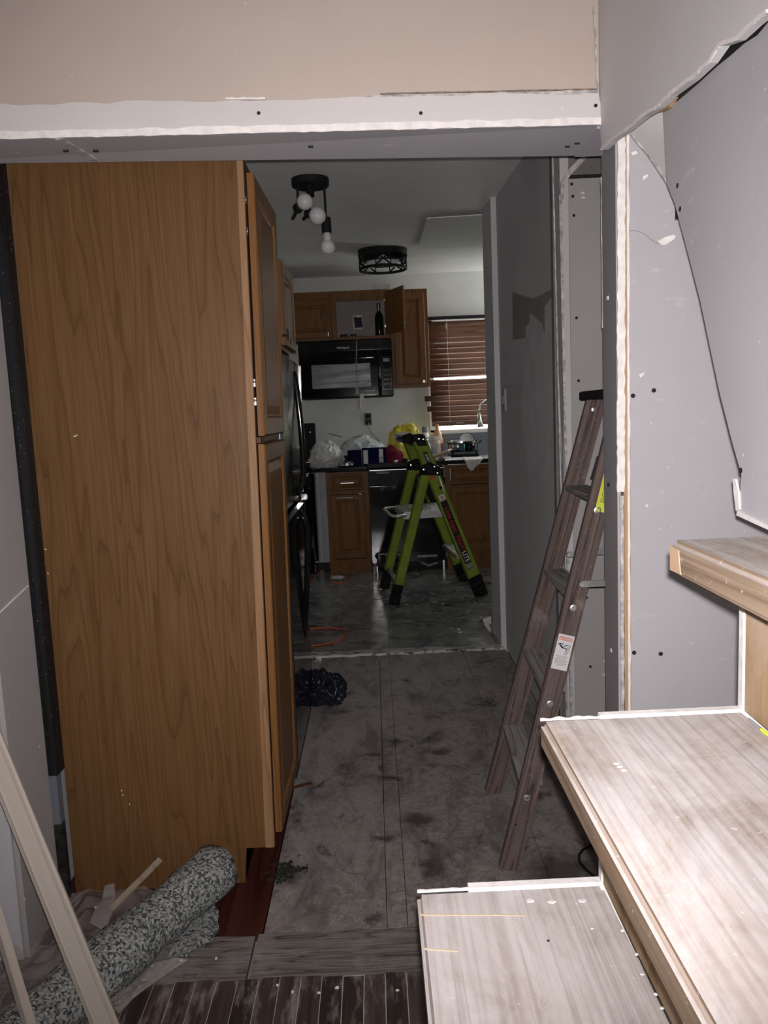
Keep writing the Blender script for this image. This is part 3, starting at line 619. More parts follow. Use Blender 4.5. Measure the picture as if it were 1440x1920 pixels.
fr = thing('refrigerator', 'glossy black refrigerator standing between pantry and kitchen', 'refrigerator', (-0.62, 3.2, 0))
MB().box(-0.955, -0.405, 2.83, 3.57, 0.03, 1.60).build('body', M['black_gloss'], fr, 0.004)
MB().prism([(-0.40, 2.822, 1.005), (-0.330, 2.822, 1.005), (-0.312, 2.822, 1.59), (-0.40, 2.822, 1.59)], (0, 0.755, 0)).build('upper_door', M['fridge'], fr, 0.012)
MB().prism([(-0.40, 2.822, 0.045), (-0.335, 2.822, 0.045), (-0.319, 2.822, 0.99), (-0.40, 2.822, 0.99)], (0, 0.755, 0)).build('lower_door', M['black_gloss'], fr, 0.012)
MB().box(-0.42, -0.345, 2.84, 3.56, 0.0, 0.05).build('kick_grille', M['black_matte'], fr)
MB().box(-0.43, -0.325, 2.822, 2.89, 1.592, 1.624).build('hinge_cover', M['black_plastic'], fr, 0.004)
def handle(z0, z1, y, bow, xa, xb, peak):
    pts = []
    for i in range(19):
        t = i / 18; z = z0 + (z1 - z0) * t
        q = t / peak if t < peak else (1 - t) / (1 - peak)
        pts.append((xa + (xb - xa) * t + bow * math.sin(q * math.pi / 2) ** 0.8, y, z))
    return MB().tube(pts, 0.013, 10)
handle(1.03, 1.54, 3.30, 0.030, -0.330, -0.316, 0.2).build('handle', M['black_gloss'], fr, smooth=True)
handle(0.40, 0.96, 3.30, 0.032, -0.340, -0.326, 0.85).build('handle', M['black_gloss'], fr, smooth=True)
MB().box(-0.335, -0.308, 3.53, 3.57, 0.985, 1.01).build('hinge', M['chrome'], fr, 0.003)
MB().prism([(-0.329, 3.56, 1.02), (-0.326, 3.56, 1.02), (-0.308, 3.56, 1.58), (-0.311, 3.56, 1.58)], (0, 0.018, 0)).build('chrome_trim', M['chrome'], fr)

# ================================================================== KITCHEN BACK WALL
YK, ZC = 6.62, 0.945
def cab(name, label, x0, x1, z0, z1, drawer_z=None, mat='oak', toe=True, false_front=False, yk=YK):
    c = thing(name, label, 'cabinet', ((x0 + x1) / 2, yk + 0.3, 0.02))
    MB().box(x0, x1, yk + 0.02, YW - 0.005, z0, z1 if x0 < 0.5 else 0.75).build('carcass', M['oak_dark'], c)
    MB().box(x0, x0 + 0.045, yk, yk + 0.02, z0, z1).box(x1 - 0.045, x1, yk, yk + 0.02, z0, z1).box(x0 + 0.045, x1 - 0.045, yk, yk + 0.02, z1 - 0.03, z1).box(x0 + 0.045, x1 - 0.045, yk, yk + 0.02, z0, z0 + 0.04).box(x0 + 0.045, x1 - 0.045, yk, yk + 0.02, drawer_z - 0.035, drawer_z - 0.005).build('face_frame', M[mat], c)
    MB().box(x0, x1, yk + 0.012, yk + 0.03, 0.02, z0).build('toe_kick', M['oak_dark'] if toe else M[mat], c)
    return c
c1 = cab('base_cabinet', 'narrow oak base cabinet with one drawer, left of the black dishwasher', -0.415, -0.058, 0.10, 0.885, 0.735, 'oak', False)
MB().box(-0.47, -0.415, YK - 0.002, YK + 0.02, 0.14, 0.885).build('filler_strip', plain('pale_filler', (0.32, 0.32, 0.33), 0.6), c1)
dr = local_part('drawer', panel_door(0.275, 0.13, 0.018, 0.02), M['oak'], T(-0.374, YK - 0.019, 0.737), c1)
MB().box(-0.29, -0.18, YK - 0.03, YK - 0.019, 0.79, 0.797).build('handle', M['steel'], dr)
dd = put_door('door', 0.285, 0.545, T(-0.379, YK - 0.019, 0.15), c1, M['oak'], 0.018)
MB().box(-0.33, -0.19, YK - 0.023, YK - 0.0185, 0.668, 0.673).build('chalk_line', M['ink_white'], dd)
b = MB(); b.tube([(-0.142, YK - 0.028, 0.702), (-0.118, YK - 0.026, 0.692)], 0.005, 6); b.build('handle', M['white_plastic'], dd)
c2 = cab('base_cabinet', 'wide oak sink base cabinet under the hanging white cloth', 0.588, 1.60, 0.16, 0.905, 0.735, 'oak', False)
for i, xx in enumerate((0.635, 1.13)):
    local_part('false_front', panel_door(0.46, 0.14, 0.018, 0.022), M['oak'], T(xx, YK - 0.019, 0.745), c2)
    put_door('door', 0.46, 0.53, T(xx, YK - 0.019, 0.185), c2, M['oak'], 0.018)

# dishwasher
dw = thing('dishwasher', 'black dishwasher behind the green stepladder, its kick plate torn open', 'dishwasher', (0.26, YK + 0.3, 0.02))
MB().box(-0.052, 0.580, YK + 0.015, YW - 0.02, 0.09, 0.895).build('body', M['black_matte'], dw)
MB().box(-0.050, 0.578, YK - 0.012, YK + 0.015, 0.19, 0.755).build('door', plain('dishwasher_door', (0.007, 0.007, 0.008), 0.09, spec=0.5), dw, 0.004)
cp = MB().box(-0.050, 0.578, YK - 0.022, YK + 0.015, 0.762, 0.893).build('control_panel', M['black_plastic'], dw, 0.006)
MB().box(-0.045, 0.573, YK - 0.0235, YK - 0.02, 0.886, 0.891).build('trim_strip', M['steel'], dw)
p = at(718, 887, YK - 0.024)
MB().box(p.x - 0.075, p.x + 0.07, YK - 0.0245, YK - 0.02, p.z - 0.014, p.z + 0.014).build('display', M['black_gloss'], cp)
text_part('brand_lettering', 'WHIRLPOOL', 0.019, M['ink_white'], face_cam((p.x, YK - 0.0248, p.z)), cp)
p2 = at(815, 878, YK - 0.024); MB().box(p2.x - 0.03, p2.x + 0.03, YK - 0.0235, YK - 0.02, p2.z - 0.002, p2.z + 0.002).build('button_row', M['grey_plastic'], cp)
b = MB(); b.box(0.0, 0.55, YK + 0.0, YK + 0.012, 0.10, 0.175); b.build('kick_plate', M['black_plastic'], dw, 0.003)
foil = [at(x, y, YK - 0.014) for x, y in ((697, 1022), (700, 1028), (707, 1036), (702, 1042), (707, 1050), (706, 1056), (699, 1056))]
MB().prism(foil, (0, 0.004, 0)).build('foil_glint', M['alu'], dw)  # foil scrap shaped like the flash glint that it stands for
b = MB(); b.box(-0.045, -0.01, YK - 0.03, YK + 0.02, 0.02, 0.075).tube([(-0.03, YK - 0.035, 0.02), (-0.03, YK - 0.035, 0.1)], 0.012, 8); b.build('levelling_foot', M['alu'], dw)
b = MB(); b.box(0.545, 0.56, YK - 0.01, YK + 0.02, 0.02, 0.10); b.build('levelling_foot', M['alu'], dw)
b = MB(); b.box(0.33, 0.50, YK - 0.006, YK + 0.01, 0.13, 0.15).tube([(0.36, YK - 0.01, 0.09), (0.42, YK - 0.02, 0.06), (0.5, YK - 0.01, 0.08)], 0.01, 6); b.build('wiring', M['grey_plastic'], dw)

# worktop and stove
ct = thing('worktop', 'black kitchen worktop carrying bags, bottles and the steel sink', 'worktop', (0.4, YK + 0.3, 0.9))
MB().box(-0.53, -0.062, YK - 0.03, YW - 0.001, 0.893, 0.925).build('slab', M['counter'], ct, 0.006)
b = MB(); b.box(-0.060, 0.595, YK - 0.03, YW - 0.001, 0.912, ZC).box(0.595, 1.43, YK - 0.03, 6.70, 0.912, ZC).box(0.595, 1.43, 7.11, YW - 0.001, 0.912, ZC).box(1.43, 1.7, YK - 0.03, YW - 0.001, 0.912, ZC)
b.build('slab', M['counter'], ct)
MB().box(WX0 + 0.02, 1.7, YW - 0.022, YW, ZC + 0.002, WZ0 - 0.014).build('backsplash', M['granite'], wb)
sk = thing('kitchen_sink', 'shallow stainless steel sink below the brown window blind', 'sink', (1.0, 6.9, ZC))
b = MB(); x0, x1, y0, y1 = 0.60, 1.42, 6.70, 7.11
b.box(x0, x1, y0, y0 + 0.03, ZC, ZC + 0.006).box(x0, x1, y1 - 0.05, y1, ZC, ZC + 0.006).box(x0, x0 + 0.03, y0 + 0.03, y1 - 0.05, ZC, ZC + 0.006).box(x1 - 0.03, x1, y0 + 0.03, y1 - 0.05, ZC, ZC + 0.006)
b.build('rim', M['steel'], sk)
b = MB(); b.box(x0 + 0.025, x0 + 0.03, y0 + 0.03, y1 - 0.05, 0.77, ZC + 0.003).box(x1 - 0.03, x1 - 0.025, y0 + 0.03, y1 - 0.05, 0.77, ZC + 0.003).box(x0 + 0.03, x1 - 0.03, y0 + 0.025, y0 + 0.03, 0.77, ZC + 0.003).box(x0 + 0.03, x1 - 0.03, y1 - 0.05, y1 - 0.045, 0.77, ZC + 0.003).box(x0 + 0.03, x1 - 0.03, y0 + 0.03, y1 - 0.05, 0.765, 0.772)
b.build('basin', M['steel'], sk)
fa = thing('faucet', 'arched chrome kitchen faucet in front of the blind, right edge of the doorway', 'faucet', (1.13, 7.10, ZC))
q = [at(x, y, 7.06) for x, y in ((898, 776), (899, 768), (903, 758), (911, 752), (922, 752), (931, 760), (934, 775))]
b = MB(); b.tube([q[0]] + q[1:] + [V((q[-1].x, 7.08, 1.1)), V((q[-1].x, 7.085, ZC + 0.006))], 0.013, 12); b.build('spout', M['chrome'], fa, smooth=True)
b = MB(); p0 = at(898, 776, 7.06); p1 = at(901, 801, 7.06); b.tube([p0, p0.lerp(p1, .5), p1], [0.014, 0.019, 0.028], 14); b.build('spray_head', M['steel'], fa, smooth=True)
b = MB(T(q[-1].x, 7.085, ZC)); b.lathe([(0.035, 0.004), (0.035, 0.012), (0.022, 0.05)], 16); b.build('base', M['chrome'], fa)

st = thing('stove', 'black stove in the left kitchen corner, mostly behind the refrigerator', 'stove', (-0.91, 6.9, 0.02))
MB().box(-1.29, -0.535, YK + 0.0, YW - 0.06, 0.03, 0.92).build('body', M['black_gloss'], st, 0.005)
MB().box(-1.29, -0.522, YW - 0.09, YW - 0.01, 0.90, 1.30).build('backguard', M['black_matte'], st, 0.006)
MB().box(-1.28, -0.54, YK - 0.03, YK, 0.78, 0.90).build('control_panel', M['black_plastic'], st, 0.008)
MB().box(-1.27, -0.55, YK - 0.025, YK, 0.25, 0.77).build('oven_door', M['black_gloss'], st, 0.006)
MB().tube([(-1.2, YK - 0.06, 0.74), (-0.6, YK - 0.06, 0.74)], 0.012, 8).build('handle', M['chrome'], st)
knob((-0.57, YK - 0.03, 0.875), (0, -1, 0), st, 0.02)
knob((-0.68, YK - 0.03, 0.86), (0, -1, 0), st, 0.02)
pl_ = at(573, 808, YW - 0.1); knob((-0.565, YW - 0.09, 1.22), (0, -1, 0), st, 0.008)
for i, x in enumerate((-1.1, -0.72)):
    for y in (6.78, 7.02): MB(T(x, y, 0.92)).lathe([(0.09, 0.0), (0.09, 0.01), (0.07, 0.014)], 20).build('burner', M['black_matte'], st)

# microwave
mw = thing('microwave', 'black over-the-range microwave with smeared window and a cord in front', 'microwave', (-0.21, 7.0, 1.5))
YM = 6.83
MB().box(-0.606, 0.192, YM + 0.025, 7.24, 1.505, 1.984).build('body', M['black_matte'], mw, 0.004)
vg = MB().box(-0.606, 0.192, YM + 0.004, YM + 0.025, 1.90, 1.984).build('vent_grille', M['black_plastic'], mw, 0.004)
md = MB().box(-0.600, 0.062, YM, YM + 0.025, 1.515, 1.893).build('door', M['black_gloss'], mw, 0.006)
def frame_ring(x0, x1, z0, z1, w, y, t, rr=0.0):
    b = MB(); b.box(x0, x1, y, y + t, z0, z0 + w).box(x0, x1, y, y + t, z1 - w, z1).box(x0, x0 + w, y, y + t, z0 + w, z1 - w).box(x1 - w, x1, y, y + t, z0 + w, z1 - w); return b
frame_ring(-0.555, 0.035, 1.555, 1.845, 0.012, YM - 0.005, 0.006).build('door_frame', M['black_gloss'], md, 0.002)
MB().box(-0.50, 0.0, YM - 0.0035, YM, 1.59, 1.79).build('door_window', M['mw_window'], md)
MB().tube([(0.075, YM - 0.03, 1.54), (0.075, YM - 0.035, 1.7), (0.075, YM - 0.03, 1.86)], 0.011, 8).build('handle', M['black_gloss'], mw, smooth=True)
mp = MB().box(0.092, 0.190, YM, YM + 0.025, 1.515, 1.893).build('control_panel', M['black_gloss'], mw, 0.006)
frame_ring(0.100, 0.180, 1.56, 1.84, 0.006, YM - 0.003, 0.004).build('panel_frame', M['black_plastic'], mp)
MB().box(0.112, 0.165, YM - 0.0015, YM, 1.795, 1.825).build('display', M['grey_plastic'], mp)
for r_ in range(4):
    for c_ in range(3): MB().box(0.112 + c_ * 0.02, 0.126 + c_ * 0.02, YM - 0.0015, YM, 1.60 + r_ * 0.038, 1.618 + r_ * 0.038).build('button', M['black_plastic'], mp)
p = at(643, 652, YM); text_part('brand_lettering', 'Whirlpool', 0.030, M['ink_white'], face_cam((p.x, YM + 0.0035, p.z)), vg, sx=0.86)

# wall cabinets
YU = 6.92
uc = thing('wall_cabinet', 'oak wall cabinet over the microwave, right compartment open with a bottle inside', 'cabinet', (-0.4, 7.1, 2.0))
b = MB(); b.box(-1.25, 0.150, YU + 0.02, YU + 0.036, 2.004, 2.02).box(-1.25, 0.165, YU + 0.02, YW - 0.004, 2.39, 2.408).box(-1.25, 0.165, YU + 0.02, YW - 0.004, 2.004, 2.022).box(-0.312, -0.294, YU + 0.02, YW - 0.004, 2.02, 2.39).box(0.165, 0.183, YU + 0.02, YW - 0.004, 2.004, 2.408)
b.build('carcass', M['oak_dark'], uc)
MB().box(-0.294, 0.165, YW - 0.016, YW - 0.006, 2.022, 2.39).build('back_board', plain('pale_back_board', (0.36, 0.325, 0.3), 0.8, 0, 0.1, 40), uc)
b = MB(); b.box(-1.25, 0.186, YU, YU + 0.02, 2.325, 2.410).box(-1.25, 0.186, YU, YU + 0.02, 2.0, 2.026).box(-0.345, -0.270, YU, YU + 0.02, 2.026, 2.325).box(0.145, 0.186, YU, YU + 0.02, 2.026, 2.325)
b.build('face_frame', M['oak'], uc)
d = put_door('door', 0.40, 0.325, T(-0.715, YU - 0.019, 2.022), uc, M['oak'], 0.018)
MB().box(-0.348, -0.342, YU - 0.034, YU - 0.019, 2.035, 2.065).build('knob', M['steel'], d)
h0 = V((0.147, YU - 0.004, 2.026)); h1 = at(757, 620, 6.60)
ang = math.degrees(math.atan2(h1.y - h0.y, h1.x - h0.x)); wd = math.hypot(h1.x - h0.x, h1.y - h0.y)
od = local_part('open_door', panel_door(wd, 0.36, 0.018), M['oak'], T(h0.x, h0.y, 2.026) @ RZ(ang) @ T(wd, 0.018, 0) @ RZ(180), uc)
hk = h0 + (V((h1.x, h1.y, 0)) - V((h0.x, h0.y, 0))).normalized() * (wd - 0.03); 
MB().tube([(hk.x, hk.y, 2.075), (hk.x + 0.032, hk.y - 0.004, 2.075)], 0.008, 8).build('knob', M['steel'], od)
for z in (2.10, 2.32): MB().box(0.140, 0.152, YU - 0.012, YU + 0.004, z - 0.01, z + 0.01).build('hinge', M['chrome'], uc)
ob = MB(); p = at(671, 604, YW - 0.02)
ob.box(p.x - 0.042, p.x + 0.042, YW - 0.022, YW - 0.014, p.z - 0.062, p.z + 0.062); ob.build('cutout_edge', M['plaster'], uc)
b = MB(); r = random.Random(4); pts = []
for i in range(16):
    a = 2 * math.pi * i / 16; s = r.uniform(0.85, 1.1); pts.append((p.x + 0.004 + max(-.036, min(.036, 0.05 * math.cos(a))) * s, YW - 0.024, p.z - 0.004 + max(-.05, min(.05, 0.07 * math.sin(a))) * s))
b.prism(pts, (0, 0.004, 0)); b.build('wall_box', plain('blue_black_box', (0.02, 0.022, 0.05), 0.6, 0, 0.5, 60), uc)
uc2 = thing('wall_cabinet', 'tall oak wall cabinet with one door, beside the window blind', 'cabinet', (0.35, 7.1, 1.575))
MB().box(0.19, 0.512, YU + 0.02, YW - 0.004, 1.577, 2.402).build('carcass', M['oak'], uc2)
b = MB(); b.box(0.19, 0.228, YU, YU + 0.02, 1.577, 2.402).box(0.475, 0.512, YU, YU + 0.02, 1.577, 2.402).box(0.228, 0.475, YU, YU + 0.02, 2.35, 2.402).box(0.228, 0.475, YU, YU + 0.02, 1.577, 1.615); b.build('face_frame', M['oak'], uc2)
d = put_door('door', 0.265, 0.765, T(0.219, YU - 0.019, 1.600), uc2, M['oak'], 0.018)
p = at(795, 715, YU - 0.02); MB(T(p.x, YU - 0.036, p.z)).box(-0.01, 0.01, 0, 0.018, -0.012, 0.012).build('knob', M['chrome'], d, 0.004)
tr = thing('clear_tray', 'clear plastic tray lying on top of the wall cabinets', 'tray', (0.12, 7.0, 2.41))
p0 = at(700, 541, 6.98); p1 = at(731, 541, 6.98)
b = MB(); b.box(p0.x, p1.x, 6.95, 7.1, 2.41, 2.414).box(p0.x, p1.x, 6.95, 6.955, 2.41, 2.455).box(p0.x, p1.x, 7.095, 7.1, 2.41, 2.455).box(p0.x, p0.x + 0.004, 6.95, 7.1, 2.41, 2.455).box(p1.x - 0.004, p1.x, 6.95, 7.1, 2.41, 2.455); b.build('tray_shell', M['clear_jar'], tr)
MB().box(p0.x + 0.01, p1.x - 0.05, 6.97, 7.08, 2.414, 2.43).build('contents', M['grey_plastic'], tr)
# bottle and clutter in the open compartment
p = at(712, 632, 7.03); bt = thing('wine_bottle', 'dark bottle standing inside the open wall cabinet', 'bottle', (p.x, 7.03, 2.0225))
b = MB(T(p.x, 7.03, 2.0225)); b.lathe([(0.036, 0), (0.038, 0.006), (0.038, 0.165), (0.030, 0.195), (0.015, 0.215), (0.014, 0.262), (0.015, 0.263)], 20); b.build('glass_body', M['brown_glass'], bt, smooth=True)
b = MB(T(p.x, 7.03, 2.0225)); b.lathe([(0.0162, 0.25), (0.0162, 0.285), (0.012, 0.287)], 16); b.build('cap', M['black_plastic'], bt)
MB(T(p.x, 7.03, 2.0225)).box(-0.004, 0.004, -0.0172, -0.0145, 0.222, 0.280).build('label', M['label_white'], bt)
p = at(654, 629, 7.0); cg = thing('charger_block', 'small black charger lying on the open cabinet floor', 'charger', (p.x, 7.0, 2.0225))
MB().box(p.x - 0.075, p.x + 0.072, 6.97, 7.03, 2.0225, 2.052).build('case', M['black_plastic'], cg, 0.005)
MB().box(p.x - 0.003, p.x + 0.003, 6.968, 6.97, 2.03, 2.05).build('indicator', M['ink_white'], cg)
# the cord hanging in front of the microwave
cdn = thing('power_cord', 'grey cord with a plug hanging down in front of the microwave', 'cord', tuple(at(674, 765, 6.79)))
q = [V((-0.06, 7.0, 2.034)), at(669, 632, 6.885) , at(668.5, 645, 6.81), at(668, 680, 6.80), at(669, 710, 6.80), at(672, 735, 6.80), at(674, 748, 6.80)]
MB().tube(q, 0.0045, 6).build('cord', plain('grey_cord', (0.3, 0.28, 0.25), 0.6), cdn, smooth=True)
p = at(670, 733, 6.795); MB().box(p.x - 0.013, p.x + 0.011, 6.785, 6.805, p.z - 0.03, p.z + 0.03).build('tag', M['grey_plastic'], cdn, 0.002)
p = at(678, 745, 6.795); MB().box(p.x - 0.012, p.x + 0.018, 6.792, 6.796, p.z - 0.03, p.z + 0.03).build('paper_tag', M['label_white'], cdn)
p0 = at(673, 748, 6.80); p1 = at(676, 768, 6.80); MB().tube([p0, p0.lerp(p1, 0.3), p0.lerp(p1, .8), p1], [0.006, 0.013, 0.013, 0.004], 8).build('plug', plain('pale_plug', (0.5, 0.4, 0.36), 0.5), cdn)
# outlet
p = at(690, 786, YW); ol = thing('wall_outlet', 'uncovered grey wall outlet with a cable above the bags', 'outlet', (p.x, YW, p.z))
MB().box(p.x - 0.032, p.x + 0.032, YW - 0.012, YW, p.z - 0.055, p.z + 0.055).build('plate', plain('dirty_outlet', (0.09, 0.09, 0.09), 0.6, 0, 0.6, 60), ol, 0.003)
for s in (-1, 1): MB().box(p.x - 0.02, p.x + 0.02, YW - 0.015, YW - 0.01, p.z + s * 0.027 - 0.016, p.z + s * 0.027 + 0.016).build('socket', M['black_matte'], ol, 0.003)
q = [V((p.x + 0.005, YW - 0.016, p.z - 0.03)), V((p.x + 0.0, YW - 0.04, p.z - 0.07)), V((p.x + 0.02, YW - 0.04, p.z - 0.11)), V((p.x + 0.05, YW - 0.06, p.z - 0.15)), V((p.x + 0.09, YW - 0.08, p.z - 0.20))]
MB().tube(q, 0.005, 6).build('cable', plain('grey_cable', (0.4, 0.38, 0.33), 0.6), ol, smooth=True)

# window blind: every slat a part
bl = thing('window_blind', 'brown slatted blind over the kitchen window, some slats slipped', 'blind', (0.93, YW - 0.05, WZ0 + 0.04))
BX0, BX1, YB = 0.535, 1.345, YW - 0.045
MB().box(BX0 - 0.01, BX1 + 0.01, YB - 0.03, YB + 0.03, 2.165, 2.195).build('head_rail', M['black_matte'], bl, 0.003)
zs = 2.128; i = 0; r = random.Random(12)
while zs > 1.268:
    dx, droop, tl = 0.0, 0.0, 66 + r.uniform(-3, 3)
    if i == 9: tl, droop = 62, 0.0
    if i == 10: droop, tl = -0.022, 38
    if i in (14, 16): dx = -0.055 if i == 14 else -0.035
    if i in (13, 15): tl = 66
    b = MB()
    def fn(u, v, dx=dx):
        s = v - 0.5
        return (BX0 + (BX1 - BX0) * u, s * 0.052, 0.006 * (0.25 - s * s) * 4)
    m = T(dx, YB, zs) @ RY(droop * 60) @ RX(tl)
    b.m = m; b.grid(5, 5, fn)
    vs = list(b.b.verts)
    o = b.build('slat', M['blind'], bl, smooth=True)
    sm = o.modifiers.new('thickness', 'SOLIDIFY'); sm.thickness = 0.0028
    zs -= 0.0468; i += 1
MB().box(BX0 + 0.005, BX1, YB - 0.026, YB + 0.026, 1.222, 1.262).build('bottom_rail', M['blind'], bl, 0.004)
for x in (0.70, 1.18): MB().tube([(x, YB - 0.032, 1.26), (x, YB - 0.032, 2.17)], 0.0012, 5).build('ladder_cord', M['label_white'], bl)
p = at(837, 610, YB - 0.034); MB().box(p.x - 0.007, p.x + 0.007, YB - 0.036, YB - 0.030, p.z - 0.03, p.z + 0.02).build('valance_clip', M['clear_jar'], bl)
p = at(841, 799, YB - 0.028); MB(T(p.x, YB - 0.0262, p.z) @ RX(90)).lathe([(0.0095, 0), (0.0095, 0.001), (0.0055, 0.001), (0.0055, 0)], 16, caps=False).build('rail_plug', M['ink_white'], bl)
p = at(862, 793, YB - 0.028); MB().box(p.x - 0.03, p.x + 0.035, YB - 0.0275, YB - 0.026, p.z - 0.002, p.z + 0.004).build('rail_scratch', M['ink_white'], bl)

# ================================================================== CLUTTER ON THE WORKTOP
def crumple(name, cx, cy, z0, sx, sy, sz, mat, parent, seed, amp=0.2, freq=1.7, sub=4, lean=0.0):
    b = bmesh.new(); bmesh.ops.create_icosphere(b, subdivisions=sub, radius=1.0)
    for v in b.verts:
        p = v.co.copy(); q = p * freq + V((seed * 3.1, seed, seed * 1.7))
        w = V((noise.noise(q * 1.3), noise.noise(q * 1.3 + V((7, 0, 0))), noise.noise(q * 1.3 + V((0, 7, 0))))) * 0.6
        n1 = noise.noise(q * 0.8); n2 = abs(noise.noise((q + w) * 1.5 + V((5, 1, 2)))); n3 = abs(noise.noise((q + w) * 3.3))
        p *= 1 + amp * (1.5 * n1 - 1.7 * n2 - 0.6 * n3 + 0.25)
        z = p.z
        z = -0.55 if z < -0.55 else z
        v.co = V((p.x * sx + lean * (z + 0.55) * sx, p.y * sy, (z + 0.55) / 1.55 * sz))
    k = MB(); k.b.free(); k.b = b
    bmesh.ops.translate(b, verts=b.verts, vec=(cx, cy, z0))
    return k.build(name, mat, parent, smooth=(sub > 3))
def bag(name, label, x0, x1, ytop, Y, z0, mat, seed, dy=0.13, **kw):
    pL, pR = at(x0, 840, Y), at(x1, 840, Y); zt = at((x0 + x1) / 2, ytop, Y).z
    o = crumple(name, (pL.x + pR.x) / 2, Y, z0, (pR.x - pL.x) / 2, dy, zt - z0, mat, None, seed, **kw)
    return tag(o, label, 'bag')
Z1, Z2 = 0.925, ZC
bag('plastic_bag', 'crumpled white plastic bag at the left end of the worktop', 574, 638, 826, 6.80, Z1, M['film_white'], 4.4, 0.10, lean=0.1, sub=5)
bag('plastic_bag', 'large crumpled clear plastic bag spread in the middle of the worktop', 636, 724, 814, 6.97, Z1, M['film_bag'], 6.1, 0.15, amp=0.2, sub=5)
bag('plastic_bag', 'bright yellow plastic bag standing behind the green stepladder top', 728, 788, 789, 7.09, Z2, M['film_yellow'], 3.9, 0.11, amp=0.22, sub=5)
o = crumple('dark_jacket', -0.50, 7.08, Z1, 0.12, 0.08, 0.17, plain('dark_brown_cloth', (0.04, 0.022, 0.02), 0.8), None, 5.0, 0.12); tag(o, 'dark brown cloth bundle behind the white plastic bag', 'cloth')
o = crumple('maroon_glove', at(735, 845, 6.80).x, 6.80, Z2, 0.10, 0.05, 0.135, M['maroon'], None, 6.2, 0.35, 1.7); tag(o, 'maroon crumpled rubber glove between blue box and yellow bag', 'glove')
def carton(label, x0, x1, yt, yb, Y, z0, depth, lab=True, rz=0):
    pL, pR = at(x0, yb, Y), at(x1, yb, Y); h = at(x0, yt, Y).z - z0
    c = thing('carton', label, 'box', ((pL.x + pR.x) / 2, Y + depth / 2, z0)); w = pR.x - pL.x
    MB().box(pL.x, pR.x, Y, Y + depth, z0, z0 + h).build('box_body', M['navy'], c, 0.002)
    if lab:
        MB().box(pL.x + 0.012, pL.x + 0.05, Y - 0.001, Y, z0 + 0.02, z0 + h - 0.015).build('sticker', M['label_white'], c)
        MB().box(pR.x - 0.062, pR.x - 0.028, Y - 0.001, Y, z0 + 0.025, z0 + h - 0.01).build('sticker', M['label_white'], c)
        for k in range(4): MB().box(pR.x - 0.058, pR.x - 0.033, Y - 0.0014, Y, z0 + 0.03 + k * 0.012, z0 + 0.035 + k * 0.012).build('print_line', M['ink_black'], c)
    return c
carton('navy box with two white stickers lying on the worktop edge', 679, 725, 841, 862, 6.64, Z1 if False else 0.925, 0.12)
carton('plain navy box beside the pot lid on the worktop', 652, 678, 845, 862, 6.70, Z1, 0.10, False)
# pot lid on a small pan
p = at(650, 862, 6.66); pn = thing('saucepan', 'small steel saucepan with black lid knob on the worktop', 'pan', (p.x, 6.69, Z1))
b = MB(T(p.x, 6.69, Z1)); b.lathe([(0.062, 0), (0.07, 0.004), (0.072, 0.03)], 28); b.build('pan_body', M['steel'], pn, smooth=True)
b = MB(T(p.x, 6.69, Z1)); b.lathe([(0.078, 0.030), (0.076, 0.034), (0.045, 0.05), (0.02, 0.056)], 28); b.build('lid', M['steel'], pn, smooth=True)
b = MB(T(p.x, 6.69, Z1)); b.lathe([(0.016, 0.054), (0.014, 0.07), (0.024, 0.08), (0.022, 0.094)], 16); b.build('lid_knob', M['black_plastic'], pn, smooth=True)
p = at(582, 864, 6.66); pn = thing('steel_pan', 'steel pan on the stove corner beside the refrigerator', 'pan', (-0.60, 6.70, 0.934))
b = MB(T(-0.60, 6.70, 0.934)); b.lathe([(0.05, 0), (0.058, 0.004), (0.062, 0.04), (0.065, 0.042)], 24); b.build('pan_body', M['steel'], pn, smooth=True)
MB().tube([(-0.60, 6.64, 0.965), (-0.595, 6.56, 0.972)], 0.008, 8).build('handle', M['black_plastic'], pn)
# stirring rod / thin stick on the bags
p0, p1 = at(617, 813, 7.08), at(640, 819, 7.02); sk_ = MB().beam(p0, p1, 0.02, 0.008, (0, 1, 0)).build('paint_paddle', plain('dirty_paddle', (0.2, 0.17, 0.15), 0.7)); tag(sk_, 'thin flat stick lying across the bags below the microwave', 'stick')
p0, p1 = at(736, 819, 6.86), at(732, 836, 6.86); 
# bottles
def bottle(name, label, x, Y, z0, prof, mat, capm=None, cap=None, lab=None):
    c = thing(name, label, 'bottle', (x, Y, z0)); b = MB(T(x, Y, z0)); b.lathe(prof, 20); b.build('bottle_body', mat, c, smooth=True)
    if cap: b = MB(T(x, Y, z0)); b.lathe(cap, 18); b.build('cap', capm, c)
    if lab:
        r_, za, zb, mm = lab; b = MB(T(x, Y, z0)); b.lathe([(r_, za), (r_, zb)], 24, caps=False); b.build('label', mm, c)
    return c
p = at(798, 840, 7.02); h = at(798, 800, 7.02).z - Z2
bottle('detergent_bottle', 'white bottle with a grey cap just right of the stepladder top', p.x, 7.02, Z2, [(0.038, 0), (0.04, 0.01), (0.04, h - 0.09), (0.03, h - 0.055), (0.026, h - 0.05)], M['white_plastic'], M['grey_plastic'], [(0.027, h - 0.055), (0.027, h), (0.02, h)], (0.0405, h - 0.125, h - 0.10, plain('tan_label', (0.35, 0.3, 0.2), 0.5)))
p = at(821, 840, 7.10); h = at(821, 796, 7.10).z - Z2
bottle('juice_bottle', 'orange-tinted clear bottle with narrow neck below the blind', p.x, 7.10, Z2, [(0.045, 0), (0.047, 0.01), (0.047, h * 0.55), (0.036, h * 0.72), (0.017, h * 0.86), (0.016, h * 0.97), (0.018, h), (0.014, h)], M['amber_pet'], None, None, (0.0475, 0.02, h * 0.42, plain('maroon_label', (0.2, 0.05, 0.06), 0.5)))
